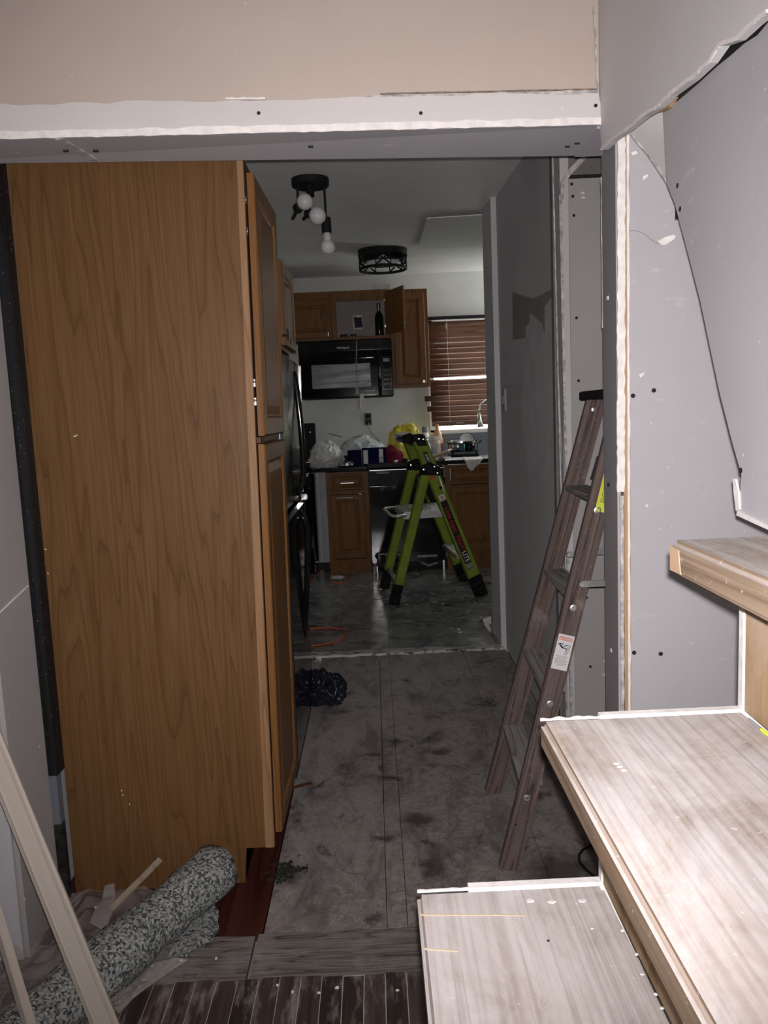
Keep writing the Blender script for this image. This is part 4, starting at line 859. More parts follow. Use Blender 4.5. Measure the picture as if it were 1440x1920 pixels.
p = at(815, 845, 6.90); h = at(815, 818, 6.90).z - Z2
bottle('wide_jar', 'wide clear plastic jar with brown contents in front of the orange bottle', p.x, 6.90, Z2, [(0.05, 0), (0.055, 0.01), (0.055, h * 0.7), (0.045, h * 0.85)], M['clear_jar'], M['clear_jar'], [(0.047, h * 0.85), (0.047, h), (0.04, h)], (0.0505, 0.02, h * 0.5, plain('brown_contents', (0.12, 0.06, 0.04), 0.5)))
p = at(802, 848, 6.84); h = at(802, 825, 6.84).z - Z2
bottle('water_bottle', 'small clear bottle with a blue label beside the wide jar', p.x, 6.84, Z2, [(0.028, 0), (0.03, 0.006), (0.03, h * 0.7), (0.014, h * 0.9), (0.014, h)], M['clear_jar'], None, None, (0.0305, h * 0.3, h * 0.55, plain('blue_label', (0.05, 0.1, 0.35), 0.5)))
o = crumple('plastic_wrap', at(805, 852, 6.74).x, 6.76, Z2, 0.07, 0.05, 0.05, M['film_bag'], None, 8.4, 0.3, 2.6); tag(o, 'crumpled clear plastic wrap in front of the jars', 'plastic wrap')
tp0 = at(812, 851, 6.72); nb = thing('notepad', 'cream notepad lying on the wrap at the sink edge', 'notepad', (0.53, 6.78, Z2))
pts = [at(808, 848, 6.68), at(840, 838, 6.68), at(848, 840, 6.80), at(820, 849, 6.80)]
za = Z2 + 0.03
MB().prism([(pts[0].x, 6.68, za), (pts[1].x, 6.70, za + 0.045), (pts[1].x + 0.05, 6.86, za + 0.045), (pts[0].x + 0.05, 6.86, za)], (0, 0, 0.012)).build('pages', M['paper'], nb)
MB().prism([(pts[0].x + 0.01, 6.68, Z2 + 0.004), (pts[1].x - 0.02, 6.70, za + 0.03), (pts[1].x + 0.03, 6.86, za + 0.03), (pts[0].x + 0.05, 6.86, Z2 + 0.004)], (0, 0, 0.018)).build('back_card', plain('tan_card', (0.36, 0.23, 0.16), 0.8), nb)
# small litter on the edge of the worktop
for x, y, w, hh, mt, lb in ((741, 850, 0.018, 0.02, 'ink_white', 'small white bits on the worktop below the maroon glove'), (757, 848, 0.03, 0.03, 'black_plastic', 'black lump on the worktop below the yellow bag')):
    p = at(x, y, 6.70); o = crumple('scrap', p.x, 6.70, Z2, w, 0.02, hh, M[mt], None, x * 0.1, 0.3, 2.0, 2); tag(o, lb, 'litter')
p0, p1 = V((at(757, 852, 6.72).x, 6.70, Z2 + 0.006)), V((at(771, 846, 6.72).x, 6.78, Z2 + 0.008))
tag(MB().beam(p0, p1, 0.028, 0.006, (0, 1, 0)).build('folded_paper', M['label_white']), 'folded white paper at the worktop edge left of the stepladder', 'paper')
b = MB(); b.tube([at(765, 862 - 14, 7.0), at(771, 838, 6.95), at(774, 824, 6.93)], [0.012, 0.018, 0.008], 8)
tag(b.build('corn_husk', plain('yellow_husk', (0.4, 0.28, 0.05), 0.7)), 'ochre twisted strip leaning on the yellow bag', 'litter')
# dish rack
rk = thing('dish_rack', 'black wire dish rack with drip tray beside the sink', 'dish rack', (0.86, 6.98, ZC))
pL, pR = at(842, 840, 6.98), at(895, 840, 6.98); xa, xb = pL.x, pR.x
MB().box(xa, xb, 6.86, 7.16, ZC + 0.008, ZC + 0.03).build('drip_tray', M['black_plastic'], rk, 0.006)
b = MB()
for z in (ZC + 0.055, ZC + 0.125): b.tube([(xa + .01, 6.88, z), (xb - .01, 6.88, z), (xb - .01, 7.14, z), (xa + .01, 7.14, z), (xa + .01, 6.88, z)], 0.0045, 6)
n_ = 9
for k in range(n_ + 1):
    x = xa + 0.01 + (xb - xa - 0.02) * k / n_
    b.tube([(x, 6.88, ZC + 0.128), (x, 6.88, ZC + 0.05), (x, 7.14, ZC + 0.05), (x, 7.14, ZC + 0.128)], 0.0028, 5)
b.build('wire_basket', M['black_plastic'], rk)
for sx_, x in ((-1, xa), (1, xb)): MB().tube([(x, 6.88, ZC + 0.125), (x + sx_ * 0.02, 6.88, ZC + 0.14), (x + sx_ * 0.02, 7.1, ZC + 0.14), (x, 7.1, ZC + 0.125)], 0.006, 6).build('rack_handle', M['black_plastic'], rk)
for x in (xa + 0.02, xb - 0.02): MB().box(x - 0.008, x + 0.008, 6.875, 6.89, ZC + 0.03, ZC + 0.06).build('rack_foot', M['black_plastic'], rk)
def plate(label, x, y, z, rad, mat, rim):
    c = thing('plate', label, 'plate', (x, y, z - rad)); m = T(x, y, z) @ RX(78)
    b = MB(m); b.lathe([(0.001, 0.0), (rad * 0.6, 0.0), (rad, 0.016), (rad, 0.02), (rad * 0.6, 0.005), (0.001, 0.004)], 28, caps=False); b.build('plate_body', mat, c, smooth=True)
    b = MB(m); b.lathe([(rad * 0.86, 0.0145), (rad * 1.005, 0.0205)], 28, caps=False); b.build('rim_band', rim, c, smooth=True)
    return c
p = at(875, 822, 7.0); plate('blue-rimmed white plate standing upright in the dish rack', p.x, 7.0, 1.085, 0.072, M['white_plastic'], plain('blue_rim', (0.12, 0.22, 0.36), 0.3))
def bowl(label, x, y, z, r_, h, mat):
    c = thing('cooking_pot', label, 'pot', (x, y, z)); b = MB(T(x, y, z)); b.lathe([(r_ * 0.8, 0), (r_, h * 0.3), (r_, h), (r_ * 0.94, h), (r_ * 0.92, h * 0.2), (r_ * 0.7, 0.006)], 24); b.build('pot_body', mat, c, smooth=True)
    for s in (-1, 1): MB().tube([(x + s * r_, y - 0.02, z + h * 0.8), (x + s * (r_ + 0.025), y, z + h * 0.85), (x + s * r_, y + 0.02, z + h * 0.8)], 0.005, 6).build('handle', M['black_plastic'], c)
    return c
p = at(855, 830, 6.97); bowl('steel pot with lid at the left of the dish rack', p.x + 0.012, 6.97, ZC + 0.055, 0.058, 0.095, M['steel'])
p = at(880, 832, 6.94); bowl('black pot at the right of the dish rack', p.x, 6.945, ZC + 0.055, 0.05, 0.085, M['black_gloss'])
p = at(868, 836, 6.90); c = thing('teal_mug', 'teal mug between the pots in the dish rack', 'mug', (p.x, 6.91, ZC + 0.055)); b = MB(T(p.x - 0.004, 6.912, ZC + 0.055)); b.lathe([(0.02, 0), (0.025, 0.004), (0.026, 0.07), (0.023, 0.07), (0.021, 0.006)], 18); b.build('mug_body', M['teal'], c, smooth=True)
# cloth over the edge
b = MB(); pL, pR = at(870, 858, 6.585), at(905, 858, 6.585)
zlow = at(884, 884, 6.585).z
def fn(u, v):
    x = pL.x + (pR.x - pL.x) * u
    n = noise.noise(V((u * 4.0, v * 2.0, 3.3)))
    if v < 0.35:
        t = v / 0.35; return (x, 6.585 + 0.12 * (1 - t) + 0.005 * n, ZC + 0.004 + 0.012 * (1 - t) * (1 + n) + 0.008 * max(0, n))
    t = (v - 0.35) / 0.65
    tip = 1.0 - 0.95 * abs(u - 0.36) / 0.64
    drop = (ZC - zlow) * (0.32 + 0.68 * tip)
    return (x + (pL.x + (pR.x - pL.x) * 0.42 - x) * 0.35 * t, 6.583 - 0.012 - 0.014 * math.sin(u * 15) * t - 0.006 * n, ZC + 0.002 - drop * t)
b.grid(26, 30, fn); o = b.build('dish_cloth', M['cloth'], None, smooth=True); sm = o.modifiers.new('t', 'SOLIDIFY'); sm.thickness = 0.003
tag(o, 'white cloth hanging over the worktop edge at the sink', 'cloth')
p = at(881, 874, 6.56); 

# ================================================================== CEILING LIGHTS, SWITCH
Yl, Xl = 3.82, -0.24; zl = ceil_z(Yl)
cl = thing('ceiling_light', 'black ceiling light with bare bulbs on three rods, nearest', 'lamp', (Xl, Yl, zl))
b = MB(T(Xl, Yl, zl)); b.lathe([(0.0, 0), (0.085, 0.004), (0.087, -0.004), (0.087, -0.032), (0.082, -0.036), (0.0, -0.036)], 36, caps=False); b.build('ceiling_plate', M['black_matte'], cl)
def socket(p, d, bulb_r=0.036, sl=0.075, rs=0.023):
    d = V(d).normalized(); m = frame_of(d); m.translation = V(p)
    b = MB(m); b.lathe([(rs * 0.9, 0), (rs, 0.003), (rs, sl)], 18); s = b.build('socket', M['black_matte'], cl)
    b = MB(m); k = bulb_r
    b.lathe([(0.017, sl - 0.01), (0.019, sl + 0.03)] + [(k * math.sin(a), sl + 0.062 - k * math.cos(a)) for a in [0.62 + i * (math.pi - 0.65) / 12 for i in range(13)]], 24); b.build('bulb', M['bulb'], s, smooth=True)
    return s
def lp(x, y): return at(x, y, Yl)
rods = []
a0 = V((lp(608, 350).x, Yl, zl - 0.035)); a1 = lp(611, 408); MB().tube([a0, a1], 0.0058, 10).build('rod', M['black_matte'], cl)
socket(a1, lp(615, 470) - lp(611, 408), 0.034, 0.070)
c0 = V((lp(557, 352).x, Yl + 0.02, zl - 0.035)); c1 = lp(558, 388); c1.y = Yl + 0.02; MB().tube([c0, c1], 0.0058, 10).build('rod', M['black_matte'], cl)
bA = at(574, 376, Yl - 0.085)
socket(c1 + (c1 - bA).normalized() * 0.01, bA - c1, 0.037, 0.045, 0.024)
t0 = c1; t1 = lp(546, 405); t1.y = Yl + 0.06; MB().tube([t0, t1], 0.0085, 10).build('switch_stem', M['black_matte'], cl)
e0 = V((lp(580, 352).x, Yl - 0.03, zl - 0.035)); e1 = lp(579, 402); e1.y = Yl - 0.02; MB().tube([e0, e1], 0.0065, 10).build('rod', M['black_matte'], cl)
bB = at(593, 404, Yl - 0.10)
socket(e1 + (e1 - bB).normalized() * 0.004, bB - e1, 0.038, 0.05, 0.022)
t1 = lp(568, 408); t1.y = Yl + 0.03; MB().tube([e1, t1], 0.008, 10).build('switch_stem', M['black_matte'], cl)
MB().tube([V((lp(582, 355).x, Yl - 0.02, zl - 0.04)), V((lp(583, 366).x, Yl - 0.03, zl - 0.085))], 0.018, 12).build('swivel', M['black_matte'], cl)
X2, Y2 = 0.125, 5.88; z2 = ceil_z(Y2)
cl2 = thing('ceiling_light', 'black drum ceiling light with open lattice sides, farther in the kitchen', 'lamp', (X2, Y2, z2))
R2 = 0.178
b = MB(T(X2, Y2, z2)); b.lathe([(0.0, 0), (R2, 0.004), (R2, -0.05), (R2 - 0.006, -0.05), (R2 - 0.006, -0.012), (0.0, -0.012)], 40, caps=False); b.build('top_band', M['black_matte'], cl2)
b = MB(T(X2, Y2, z2)); b.lathe([(R2 - 0.004, -0.128), (R2 - 0.004, -0.145), (R2 - 0.02, -0.145), (R2 - 0.02, -0.128), (R2 - 0.004, -0.128)], 40, caps=False); b.build('bottom_ring', M['black_matte'], cl2)
b = MB(T(X2, Y2, z2)); b.lathe([(R2 - 0.006, -0.088), (R2 - 0.006, -0.096), (R2 - 0.012, -0.096), (R2 - 0.012, -0.088), (R2 - 0.006, -0.088)], 40, caps=False); b.build('middle_ring', M['black_matte'], cl2)
for k in range(10):
    a0, a1 = 2 * math.pi * k / 10, 2 * math.pi * (k + (1 if k % 2 else -1)) / 10
    pts = [(X2 + (R2 - 0.009) * math.cos(a0 + (a1 - a0) * t), Y2 + (R2 - 0.009) * math.sin(a0 + (a1 - a0) * t), z2 - 0.05 - 0.08 * t) for t in (0, .25, .5, .75, 1)]
    MB().tube(pts, 0.006, 6).build('lattice_bar', M['black_matte'], cl2)
    MB().tube([(X2 + (R2 - 0.009) * math.cos(a0), Y2 + (R2 - 0.009) * math.sin(a0), z2 - 0.05), (X2 + (R2 - 0.009) * math.cos(a0), Y2 + (R2 - 0.009) * math.sin(a0), z2 - 0.13)], 0.0045, 6).build('lattice_bar', M['black_matte'], cl2)
for k in range(3):
    a = 2 * math.pi * k / 3 + 0.5; d = V((math.cos(a), math.sin(a), -0.25)); m = frame_of(d); m.translation = V((X2, Y2, z2 - 0.06)) + d * 0.03
    b = MB(m); b.lathe([(0.014, 0), (0.018, 0.03), (0.030, 0.06), (0.033, 0.078), (0.026, 0.098), (0.008, 0.108)], 16); b.build('bulb', M['bulb'], cl2, smooth=True)
sw = thing('light_switch', 'light switch plate standing proud on the grey hall wall', 'switch', (0.705, 4.2, 1.40))
p0, p1 = onx(946, 729, 0.70), onx(951, 770, 0.70)
MB().box(0.694, 0.705, 4.16, 4.23, p1.z, p0.z).build('plate', plain('grey_switch_plate', (0.3, 0.3, 0.3), 0.5), sw, 0.002)
MB().box(0.688, 0.695, 4.185, 4.205, (p0.z + p1.z) / 2 - 0.02, (p0.z + p1.z) / 2 + 0.02).build('toggle', M['grey_plastic'], sw)

# ================================================================== WOODEN STEPLADDER
L = thing('wooden_stepladder', 'brown wooden stepladder with a white danger sticker, right of the hall', 'ladder', (0.6, 2.4, 0))
n0, n1 = V((0.344, 2.185, 0.0)), V((0.716, 2.25, 1.372))
f0, f1 = V((0.371, 2.66, 0.0)), V((0.716, 2.53, 1.372))
def rail(p0, p1, w, t, hint, parent, mat, name, bev=0.002):
    d = V(p1) - V(p0); z = d.normalized(); x = V(hint); x = (x - z * x.dot(z)).normalized(); y = z.cross(x)
    m = Matrix((x, y, z)).transposed().to_4x4(); m.translation = V(p0)
    return local_part(name, MB().box(-w / 2, w / 2, -t / 2, t / 2, 0, d.length), mat, m, parent, bev)
rail(n0, n1, 0.060, 0.022, (1, 0, 0), L, M['ladder_wood'], 'front_rail')
rail(f0, f1, 0.062, 0.022, (1, 0, 0), L, M['ladder_wood'], 'front_rail')
rail((1.14, 2.20, 0), (0.775, 2.27, 1.372), 0.05, 0.02, (1, 0, 0), L, M['ladder_wood'], 'rear_leg')
rail((1.14, 2.64, 0), (0.775, 2.51, 1.372), 0.05, 0.02, (1, 0, 0), L, M['ladder_wood'], 'rear_leg')
for z in (0.262, 0.540, 0.818, 1.096):
    t = z / 1.372; a, c = n0.lerp(n1, t), f0.lerp(f1, t)
    m = T(0, 0, 0)
    b = MB()
    for k in range(3):
        xo = -0.030 + k * 0.0235
        b.prism([(a.x + xo, a.y + 0.011, z - 0.018), (a.x + xo + 0.0222, a.y + 0.011, z - 0.018), (c.x + xo + 0.0222, c.y - 0.011, z - 0.018), (c.x + xo, c.y - 0.011, z - 0.018)], (0, 0, 0.018))
    b.prism([(a.x - 0.029, a.y + 0.011, z - 0.019), (a.x + 0.038, a.y + 0.0115, z - 0.019), (c.x + 0.038, c.y - 0.0115, z - 0.019), (c.x - 0.029, c.y - 0.011, z - 0.019)], (0, 0, 0.016))
    b.build('tread', M['ladder_tread'], L, 0.001, seg=1)
    a2 = a + (n1 - n0).normalized() * (-0.045)
    for q in (a2,):
        m = frame_of((0, -1, 0)); m.translation = V((q.x, q.y - 0.010, q.z))
        b = MB(m); b.lathe([(0.0105, 0), (0.0105, 0.002), (0.007, 0.003), (0.006, 0.0015), (0.001, 0.0015)], 18); b.build('rivet', M['alu'], L)
# back slats of the top part
t = 0.845; a, c = n0.lerp(n1, t), f0.lerp(f1, t)
MB().beam((a.x + 0.05, a.y + 0.011, 1.15), (c.x + 0.05, c.y - 0.011, 1.15), 0.075, 0.012, (0.3, 0, 1)).build('back_slat', M['ladder_wood'], L)
MB().box(0.672, 0.83, 2.20, 2.575, 1.368, 1.396).build('top_cap', M['black_matte'], L, 0.003)
for (a, c) in ((at(1090, 1095, 2.165), V((1.02, 2.19, 0.845))), (at(1066, 1040, 2.60), V((1.02, 2.61, 0.87)))):
    MB().beam(a, c, 0.018, 0.004, (0, 0, 1)).tube([V(a) + V((0, -0.006, 0)), V(a) + V((0, 0.004, 0))], 0.007, 10).build('spreader', M['alu'], L)
for xx, yy, Y in ((1113, 768, 2.50), (1047, 1042, 2.595)):
    q = at(xx, yy, Y); m = frame_of((0, -1, 0)); m.translation = q; b = MB(m); b.lathe([(0.007, -0.004), (0.007, 0.002), (0.003, 0.003)], 14); b.build('rivet', M['alu'], L)
MB(T(*at(968, 1546, 2.172))).box(-0.002, 0.002, -0.001, 0.002, -0.002, 0.002).build('nail', M['chrome'], L)
# danger sticker on the near rail
zl_ = (n1 - n0).normalized(); xl_ = V((1, 0, 0)); xl_ = (xl_ - zl_ * xl_.dot(zl_)).normalized(); yl_ = zl_.cross(xl_)
def onrail(s, dx=0.0, dy=0.0115):   # s along the rail, text frame: x across, y up the rail, z to the viewer
    m = Matrix((xl_, zl_, -yl_)).transposed().to_4x4(); m.translation = n0 + zl_ * s + xl_ * dx - yl_ * dy; return m
ctr = at(1060, 1226, 2.19); s0 = (ctr - n0).dot(zl_)
m = onrail(s0); 
stk = local_part('danger_sticker', MB().box(-0.0235, 0.0235, -0.052, 0.052, 0, 0.0006), M['label_white'], m, L)
def onst(b, name, mat, k=0.0007): 
    o = b.build(name, mat, None, loc=(0, 0, 0)); o.parent = stk; o.location = (0, 0, k); return o
onst(MB().box(-0.0195, 0.0195, 0.0345, 0.0455, 0, 0.0002), 'header_band', M['ink_pink'])
onst(MB().prism([(-0.017, 0.0365, 0), (-0.0095, 0.0365, 0), (-0.01325, 0.0435, 0)], (0, 0, 0.0002)), 'warning_triangle', M['label_white'], 0.001)
def sttext(body, x, y, size, mat, sx=1.0):
    o = text_part('sticker_text', body, size, mat, Matrix(), L, depth=0.00008, sx=sx); o.parent = stk; o.matrix_basis = T(x, y, 0.0011); return o
sttext('DANGER', 0.0055, 0.040, 0.0082, M['label_white'], 0.8)
for i, l in enumerate(('FAILURE TO READ', 'AND FOLLOW', 'INSTRUCTIONS ON', 'THIS LADDER MAY', 'RESULT IN INJURIES', 'OR DEATH')): sttext(l, 0, -0.0125 - i * 0.0052, 0.0047, M['ink_black'], 0.88)
b = MB()
for p0, p1, w in (((-0.019, 0.024), (-0.004, 0.014), 0.0024), ((-0.006, 0.027), (-0.009, 0.0165), 0.002), ((-0.012, 0.019), (-0.004, 0.012), 0.0036), ((-0.004, 0.013), (0.003, 0.021), 0.002), ((0.003, 0.021), (0.009, 0.0225), 0.002), ((-0.004, 0.0125), (0.007, 0.0125), 0.0024), ((0.007, 0.0125), (0.0085, 0.0055), 0.002)):
    b.beam((*p0, 0), (*p1, 0), w, 0.0003, (p1[1] - p0[1], p0[0] - p1[0], 0))
b.lathe([(0.0023, 0), (0.0023, 0.0003)], 12, T(-0.0125, 0.0235, 0))
for p0, p1 in (((0.004, -0.006), (0.013, 0.026)), ((0.010, -0.008), (0.0185, 0.024))): b.beam((*p0, 0), (*p1, 0), 0.0010, 0.0002, (1, 0, 0))
for k in range(5):
    y = -0.003 + k * 0.006; b.beam((0.005 + k * 0.0016, y, 0), (0.0108 + k * 0.0016, y - 0.0015, 0), 0.0009, 0.0002, (0, 1, 0))
onst(b, 'falling_figure', M['ink_black'])
# yellow sticker higher up, part hidden by the door post
cy_ = at(1137, 925, 2.225); m = onrail((cy_ - n0).dot(zl_), 0.004)
ys = local_part('yellow_sticker', MB().box(-0.012, 0.022, -0.055, 0.055, 0, 0.0006), M['label_yellow'], m, L)
o = text_part('sticker_text', 'SECURE', 0.017, M['ink_black'], Matrix(), L, depth=0.0001); o.parent = ys; o.matrix_basis = T(0.004, 0, 0.0008) @ RZ(90)

# ================================================================== GREEN KITCHEN STEPLADDER
G = thing('fibreglass_stepladder', 'green fibreglass stepladder with black feet standing on the kitchen tiles', 'ladder', (0.39, 5.75, 0.02))
ey = V((-0.06, 0.525, 0)).normalized()
NF0, NF1 = V((0.735, 5.557, 0.02)), V((0.318, 5.464, 1.165))
off = V((-0.052, 0.525, 0))
NR0, NR1 = V((0.093, 5.413, 0.02)), V((0.362, 5.473, 0.955))
off2 = V((-0.062, 0.525, 0))
hx = V((0.976, 0.218, 0))
for o_, lab in ((V((0, 0, 0)), True), (off, False)):
    a, c = NF0 + o_, NF1 + o_
    d = (c - a).normalized(); x = (hx - d * hx.dot(d)).normalized(); yv = d.cross(x)
    b = MB(); Ltot = (c - a).length
    b.box(-0.048, 0.048, -0.004, 0.004, 0.16, Ltot).box(-0.048, -0.040, -0.004, 0.03 , 0.16, Ltot).box(0.040, 0.048, -0.004, 0.03, 0.16, Ltot)
    m = Matrix((x, yv, d)).transposed().to_4x4(); m.translation = a
    rl = local_part('climbing_rail', b, M['green_rail'], m, G, 0.0015)
    ft = local_part('rubber_foot', MB().box(-0.050, 0.050, -0.007, 0.032, 0.0, 0.085).box(-0.050, 0.050, -0.007, 0.032, 0.092, 0.165), M['black_plastic'], m, G, 0.003)
    for zz in (0.035, 0.06): o = MB().box(-0.004, 0.004, -0.009, -0.006, zz - 0.004, zz + 0.004).build('rivet', M['chrome'], None, loc=(0, 0, 0)); o.parent = ft
    if lab:
        def lay(mx, xx, zz): return mx
        o = MB().box(-0.030, 0.020, -0.0052, -0.0042, 0.23, 0.76).build('label_strip', M['ink_black'], None, loc=(0, 0, 0)); o.parent = rl
        R_ = RX(90)
        for body, zc_, sz, mt in (('Little Giant', 0.615, 0.046, 'ink_red'), ('MIGHTY', 0.425, 0.043, 'ink_red'), ('LITE', 0.325, 0.050, 'ink_white')):
            tx = text_part('label_text', body, sz, M[mt], Matrix(), G, depth=0.0003, sx=0.92 if sz > 0.045 else 0.8)
            tx.parent = rl; tx.matrix_basis = T(-0.005, -0.0058, zc_) @ RX(90) @ RZ(-90)
        o = MB().box(-0.028, 0.018, -0.0056, -0.005, 0.768, 0.808).build('red_emblem_label', M['label_white'], None, loc=(0, 0, 0)); o.parent = rl
        o = MB().box(-0.015, 0.004, -0.006, -0.0055, 0.775, 0.80).build('red_emblem', M['ink_pink'], None, loc=(0, 0, 0)); o.parent = rl
        o = MB().box(-0.028, 0.018, -0.0056, -0.005, 0.235, 0.272).build('small_label', M['grey_plastic'], None, loc=(0, 0, 0)); o.parent = rl
        o = MB().box(-0.013, 0.018, -0.0052, -0.0042, 0.965, 1.13).build('label_strip', M['ink_black'], None, loc=(0, 0, 0)); o.parent = rl
        tx = text_part('label_text', 'SAFETY CAGE', 0.024, M['ink_white'], Matrix(), G, depth=0.0003, sx=0.9); tx.parent = rl; tx.matrix_basis = T(0.002, -0.0058, 1.05) @ RX(90) @ RZ(-90)
        o = MB(T(0.012, -0.005, 0.855) @ RX(90)).lathe([(0.012, 0), (0.012, 0.002), (0.006, 0.002)], 16).build('pivot_bolt', M['black_plastic'], None, loc=(0, 0, 0)); o.parent = rl
        o = MB().prism([(0.02, -0.0052, 0.86), (0.036, -0.0052, 0.98), (0.030, -0.0052, 0.985), (0.034, -0.0052, 0.90), (0.026, -0.0052, 0.80)], (0, 0.001, 0)).build('paint_drip', M['ink_white'], None, loc=(0, 0, 0)); o.parent = rl
for o_ in (V((0, 0, 0)), off2):
    a, c = NR0 + o_, NR1 + o_
    d = (c - a).normalized(); x = (hx - d * hx.dot(d)).normalized(); yv = d.cross(x)
    m = Matrix((x, yv, d)).transposed().to_4x4(); m.translation = a
    Ltot = (c - a).length
    local_part('rear_leg', MB().box(-0.033, 0.033, -0.004, 0.004, 0.14, Ltot).box(-0.033, -0.026, -0.004, 0.026, 0.14, Ltot).box(0.026, 0.033, -0.004, 0.026, 0.14, Ltot), M['green_rail'], m, G, 0.0015)
    ft = local_part('rubber_foot', MB().box(-0.037, 0.037, -0.007, 0.03, 0.0, 0.08).box(-0.037, 0.037, -0.007, 0.03, 0.086, 0.15), M['black_plastic'], m, G, 0.003)
    for zz in (0.03, 0.055): o = MB().box(-0.003, 0.003, -0.009, -0.006, zz - 0.003, zz + 0.003).build('rivet', M['chrome'], None, loc=(0, 0, 0)); o.parent = ft
    # hinge bracket
    hb = MB().prism([(c.x - 0.06, c.y - 0.012, c.z - 0.03), (c.x + 0.10, c.y + 0.02, c.z - 0.045), (c.x + 0.095, c.y + 0.02, c.z + 0.02), (c.x + 0.02, c.y - 0.002, c.z + 0.055), (c.x - 0.045, c.y - 0.012, c.z + 0.03)], (-0.002, -0.012, 0)).build('hinge_bracket', M['black_plastic'], G, 0.003)
    for dx, dz in ((-0.02, 0.005), (0.055, 0.02), (0.075, -0.025)):
        q = V((c.x + dx, c.y + dx * 0.2 - 0.016, c.z + dz)); mm = frame_of((0.2, -1, 0)); mm.translation = q
        b = MB(mm); b.lathe([(0.008, 0), (0.008, 0.004), (0.004, 0.005)], 12); b.build('rivet', M['chrome'], G)
# platform with its ring, lower steps, brace, top cap
def gpt(x, u, z): # x along the spread (0 rear leg foot .. 1 front foot), u across
    p = V((0.087, 5.412, 0)).lerp(V((0.735, 5.557, 0)), x) + V((-0.058, 0.525, 0)) * u; return V((p.x, p.y, z))
zp = 0.665
MB().prism([gpt(0.16, 0.06, zp), gpt(0.70, 0.02, zp), gpt(0.70, 0.98, zp), gpt(0.16, 0.94, zp)], (0, 0, -0.05)).build('platform', M['alu'], G, 0.006)
for k in range(11):
    xx = 0.2 + k * 0.045; MB().beam(gpt(xx, 0.08, zp + 0.001), gpt(xx, 0.92, zp + 0.001), 0.010, 0.004, hx).build('platform_rib', M['alu'], G)
MB().tube([gpt(0.18, 0.02, zp - 0.02), gpt(0.06, 0.03, zp - 0.02), gpt(0.03, 0.15, zp - 0.02), gpt(0.03, 0.85, zp - 0.02), gpt(0.06, 0.97, zp - 0.02), gpt(0.18, 0.98, zp - 0.02)], 0.012, 8).build('platform_frame', M['alu'], G, smooth=True)
zs_ = 0.335
MB().prism([gpt(0.72, 0.01, zs_), gpt(0.86, 0.01, zs_), gpt(0.86, 0.99, zs_), gpt(0.72, 0.99, zs_)], (0, 0, -0.03)).build('step', M['alu'], G, 0.003)
for k in range(4): MB().beam(gpt(0.735 + k * 0.036, 0.03, zs_ + 0.001), gpt(0.735 + k * 0.036, 0.97, zs_ + 0.001), 0.008, 0.004, hx).build('step_rib', M['alu'], G)
MB().tube([gpt(0.07, 0.02, 0.17), gpt(0.065, 0.98, 0.17)], 0.016, 10).build('brace_tube', M['grey_plastic'], G, smooth=True)
# black inner panel seen between the rails and the red latch
MB().beam(gpt(0.50, 0.98, 0.90), gpt(0.70, 0.98, 0.60), 0.075, 0.006, hx).build('inner_cover', M['black_plastic'], G)
MB().box(0.385, 0.41, 5.455, 5.475, 0.885, 0.915).build('latch', M['ink_red'], G)
cN, cF = V((0.318, 5.464, 1.165)), V((0.318, 5.464, 1.165)) + off
MB().prism([cN + V((-0.055, -0.016, 0.04)), cN + V((0.035, 0.0, 0.04)), cN + V((0.065, 0.006, -0.05)), cN + V((-0.02, -0.012, -0.05))], off + V((0, 0.03, 0))).build('top_cap', M['black_plastic'], G, 0.008)
MB().prism([cN + V((-0.125, 0.0, 0.035)), cN + V((-0.05, 0.02, 0.052)), cN + V((-0.02, 0.02, -0.03)), cN + V((-0.10, 0.0, -0.02))], off * 0.9).build('tool_tray', M['black_plastic'], G, 0.008)
for k in range(3): MB().box(cN.x - 0.01 + k * 0.03, cN.x + 0.0 + k * 0.03, cN.y - 0.018, cN.y - 0.012, cN.z + 0.005 - k * 0.004, cN.z + 0.012 - k * 0.004).build('rivet', M['chrome'], G)

# ================================================================== STAIRCASE (steep, rising to the right)
S = thing('staircase', 'dusty raw wood staircase rising to the right in the foreground', 'staircase', (0.3, 0.4, 0))
Z = [0.326, 0.542, 0.758, 0.974, 1.190]
XN = [-0.29, -0.13, 0.029, 0.187, 0.343]; BK = 0.918
XR = [-0.225, -0.065, 0.095, 0.262, 0.436]
for i in range(5):
    x0 = XN[i]; x1 = (XR[i + 1] if i < 4 else x0 + 0.6)
    th = 0.036 if i < 4 else 0.04
    m = T(0, 0, 0)
    bk = BK - (0.0 if i < 4 else 0.006)
    MB().box(x0, x1, -0.35, bk, Z[i] - th, Z[i]).build('tread', M['tread'], S, 0.006, smooth=False, seg=3)
    if i > 0:
        MB().box(XR[i], XR[i] + 0.016, -0.35, BK - 0.002, Z[i - 1], Z[i] - th).build('riser', M['plywood'], S)
MB().box(XR[0], XR[0] + 0.016, -0.35, BK - 0.014, 0, Z[0] - 0.036).build('riser', M['plywood'], S)
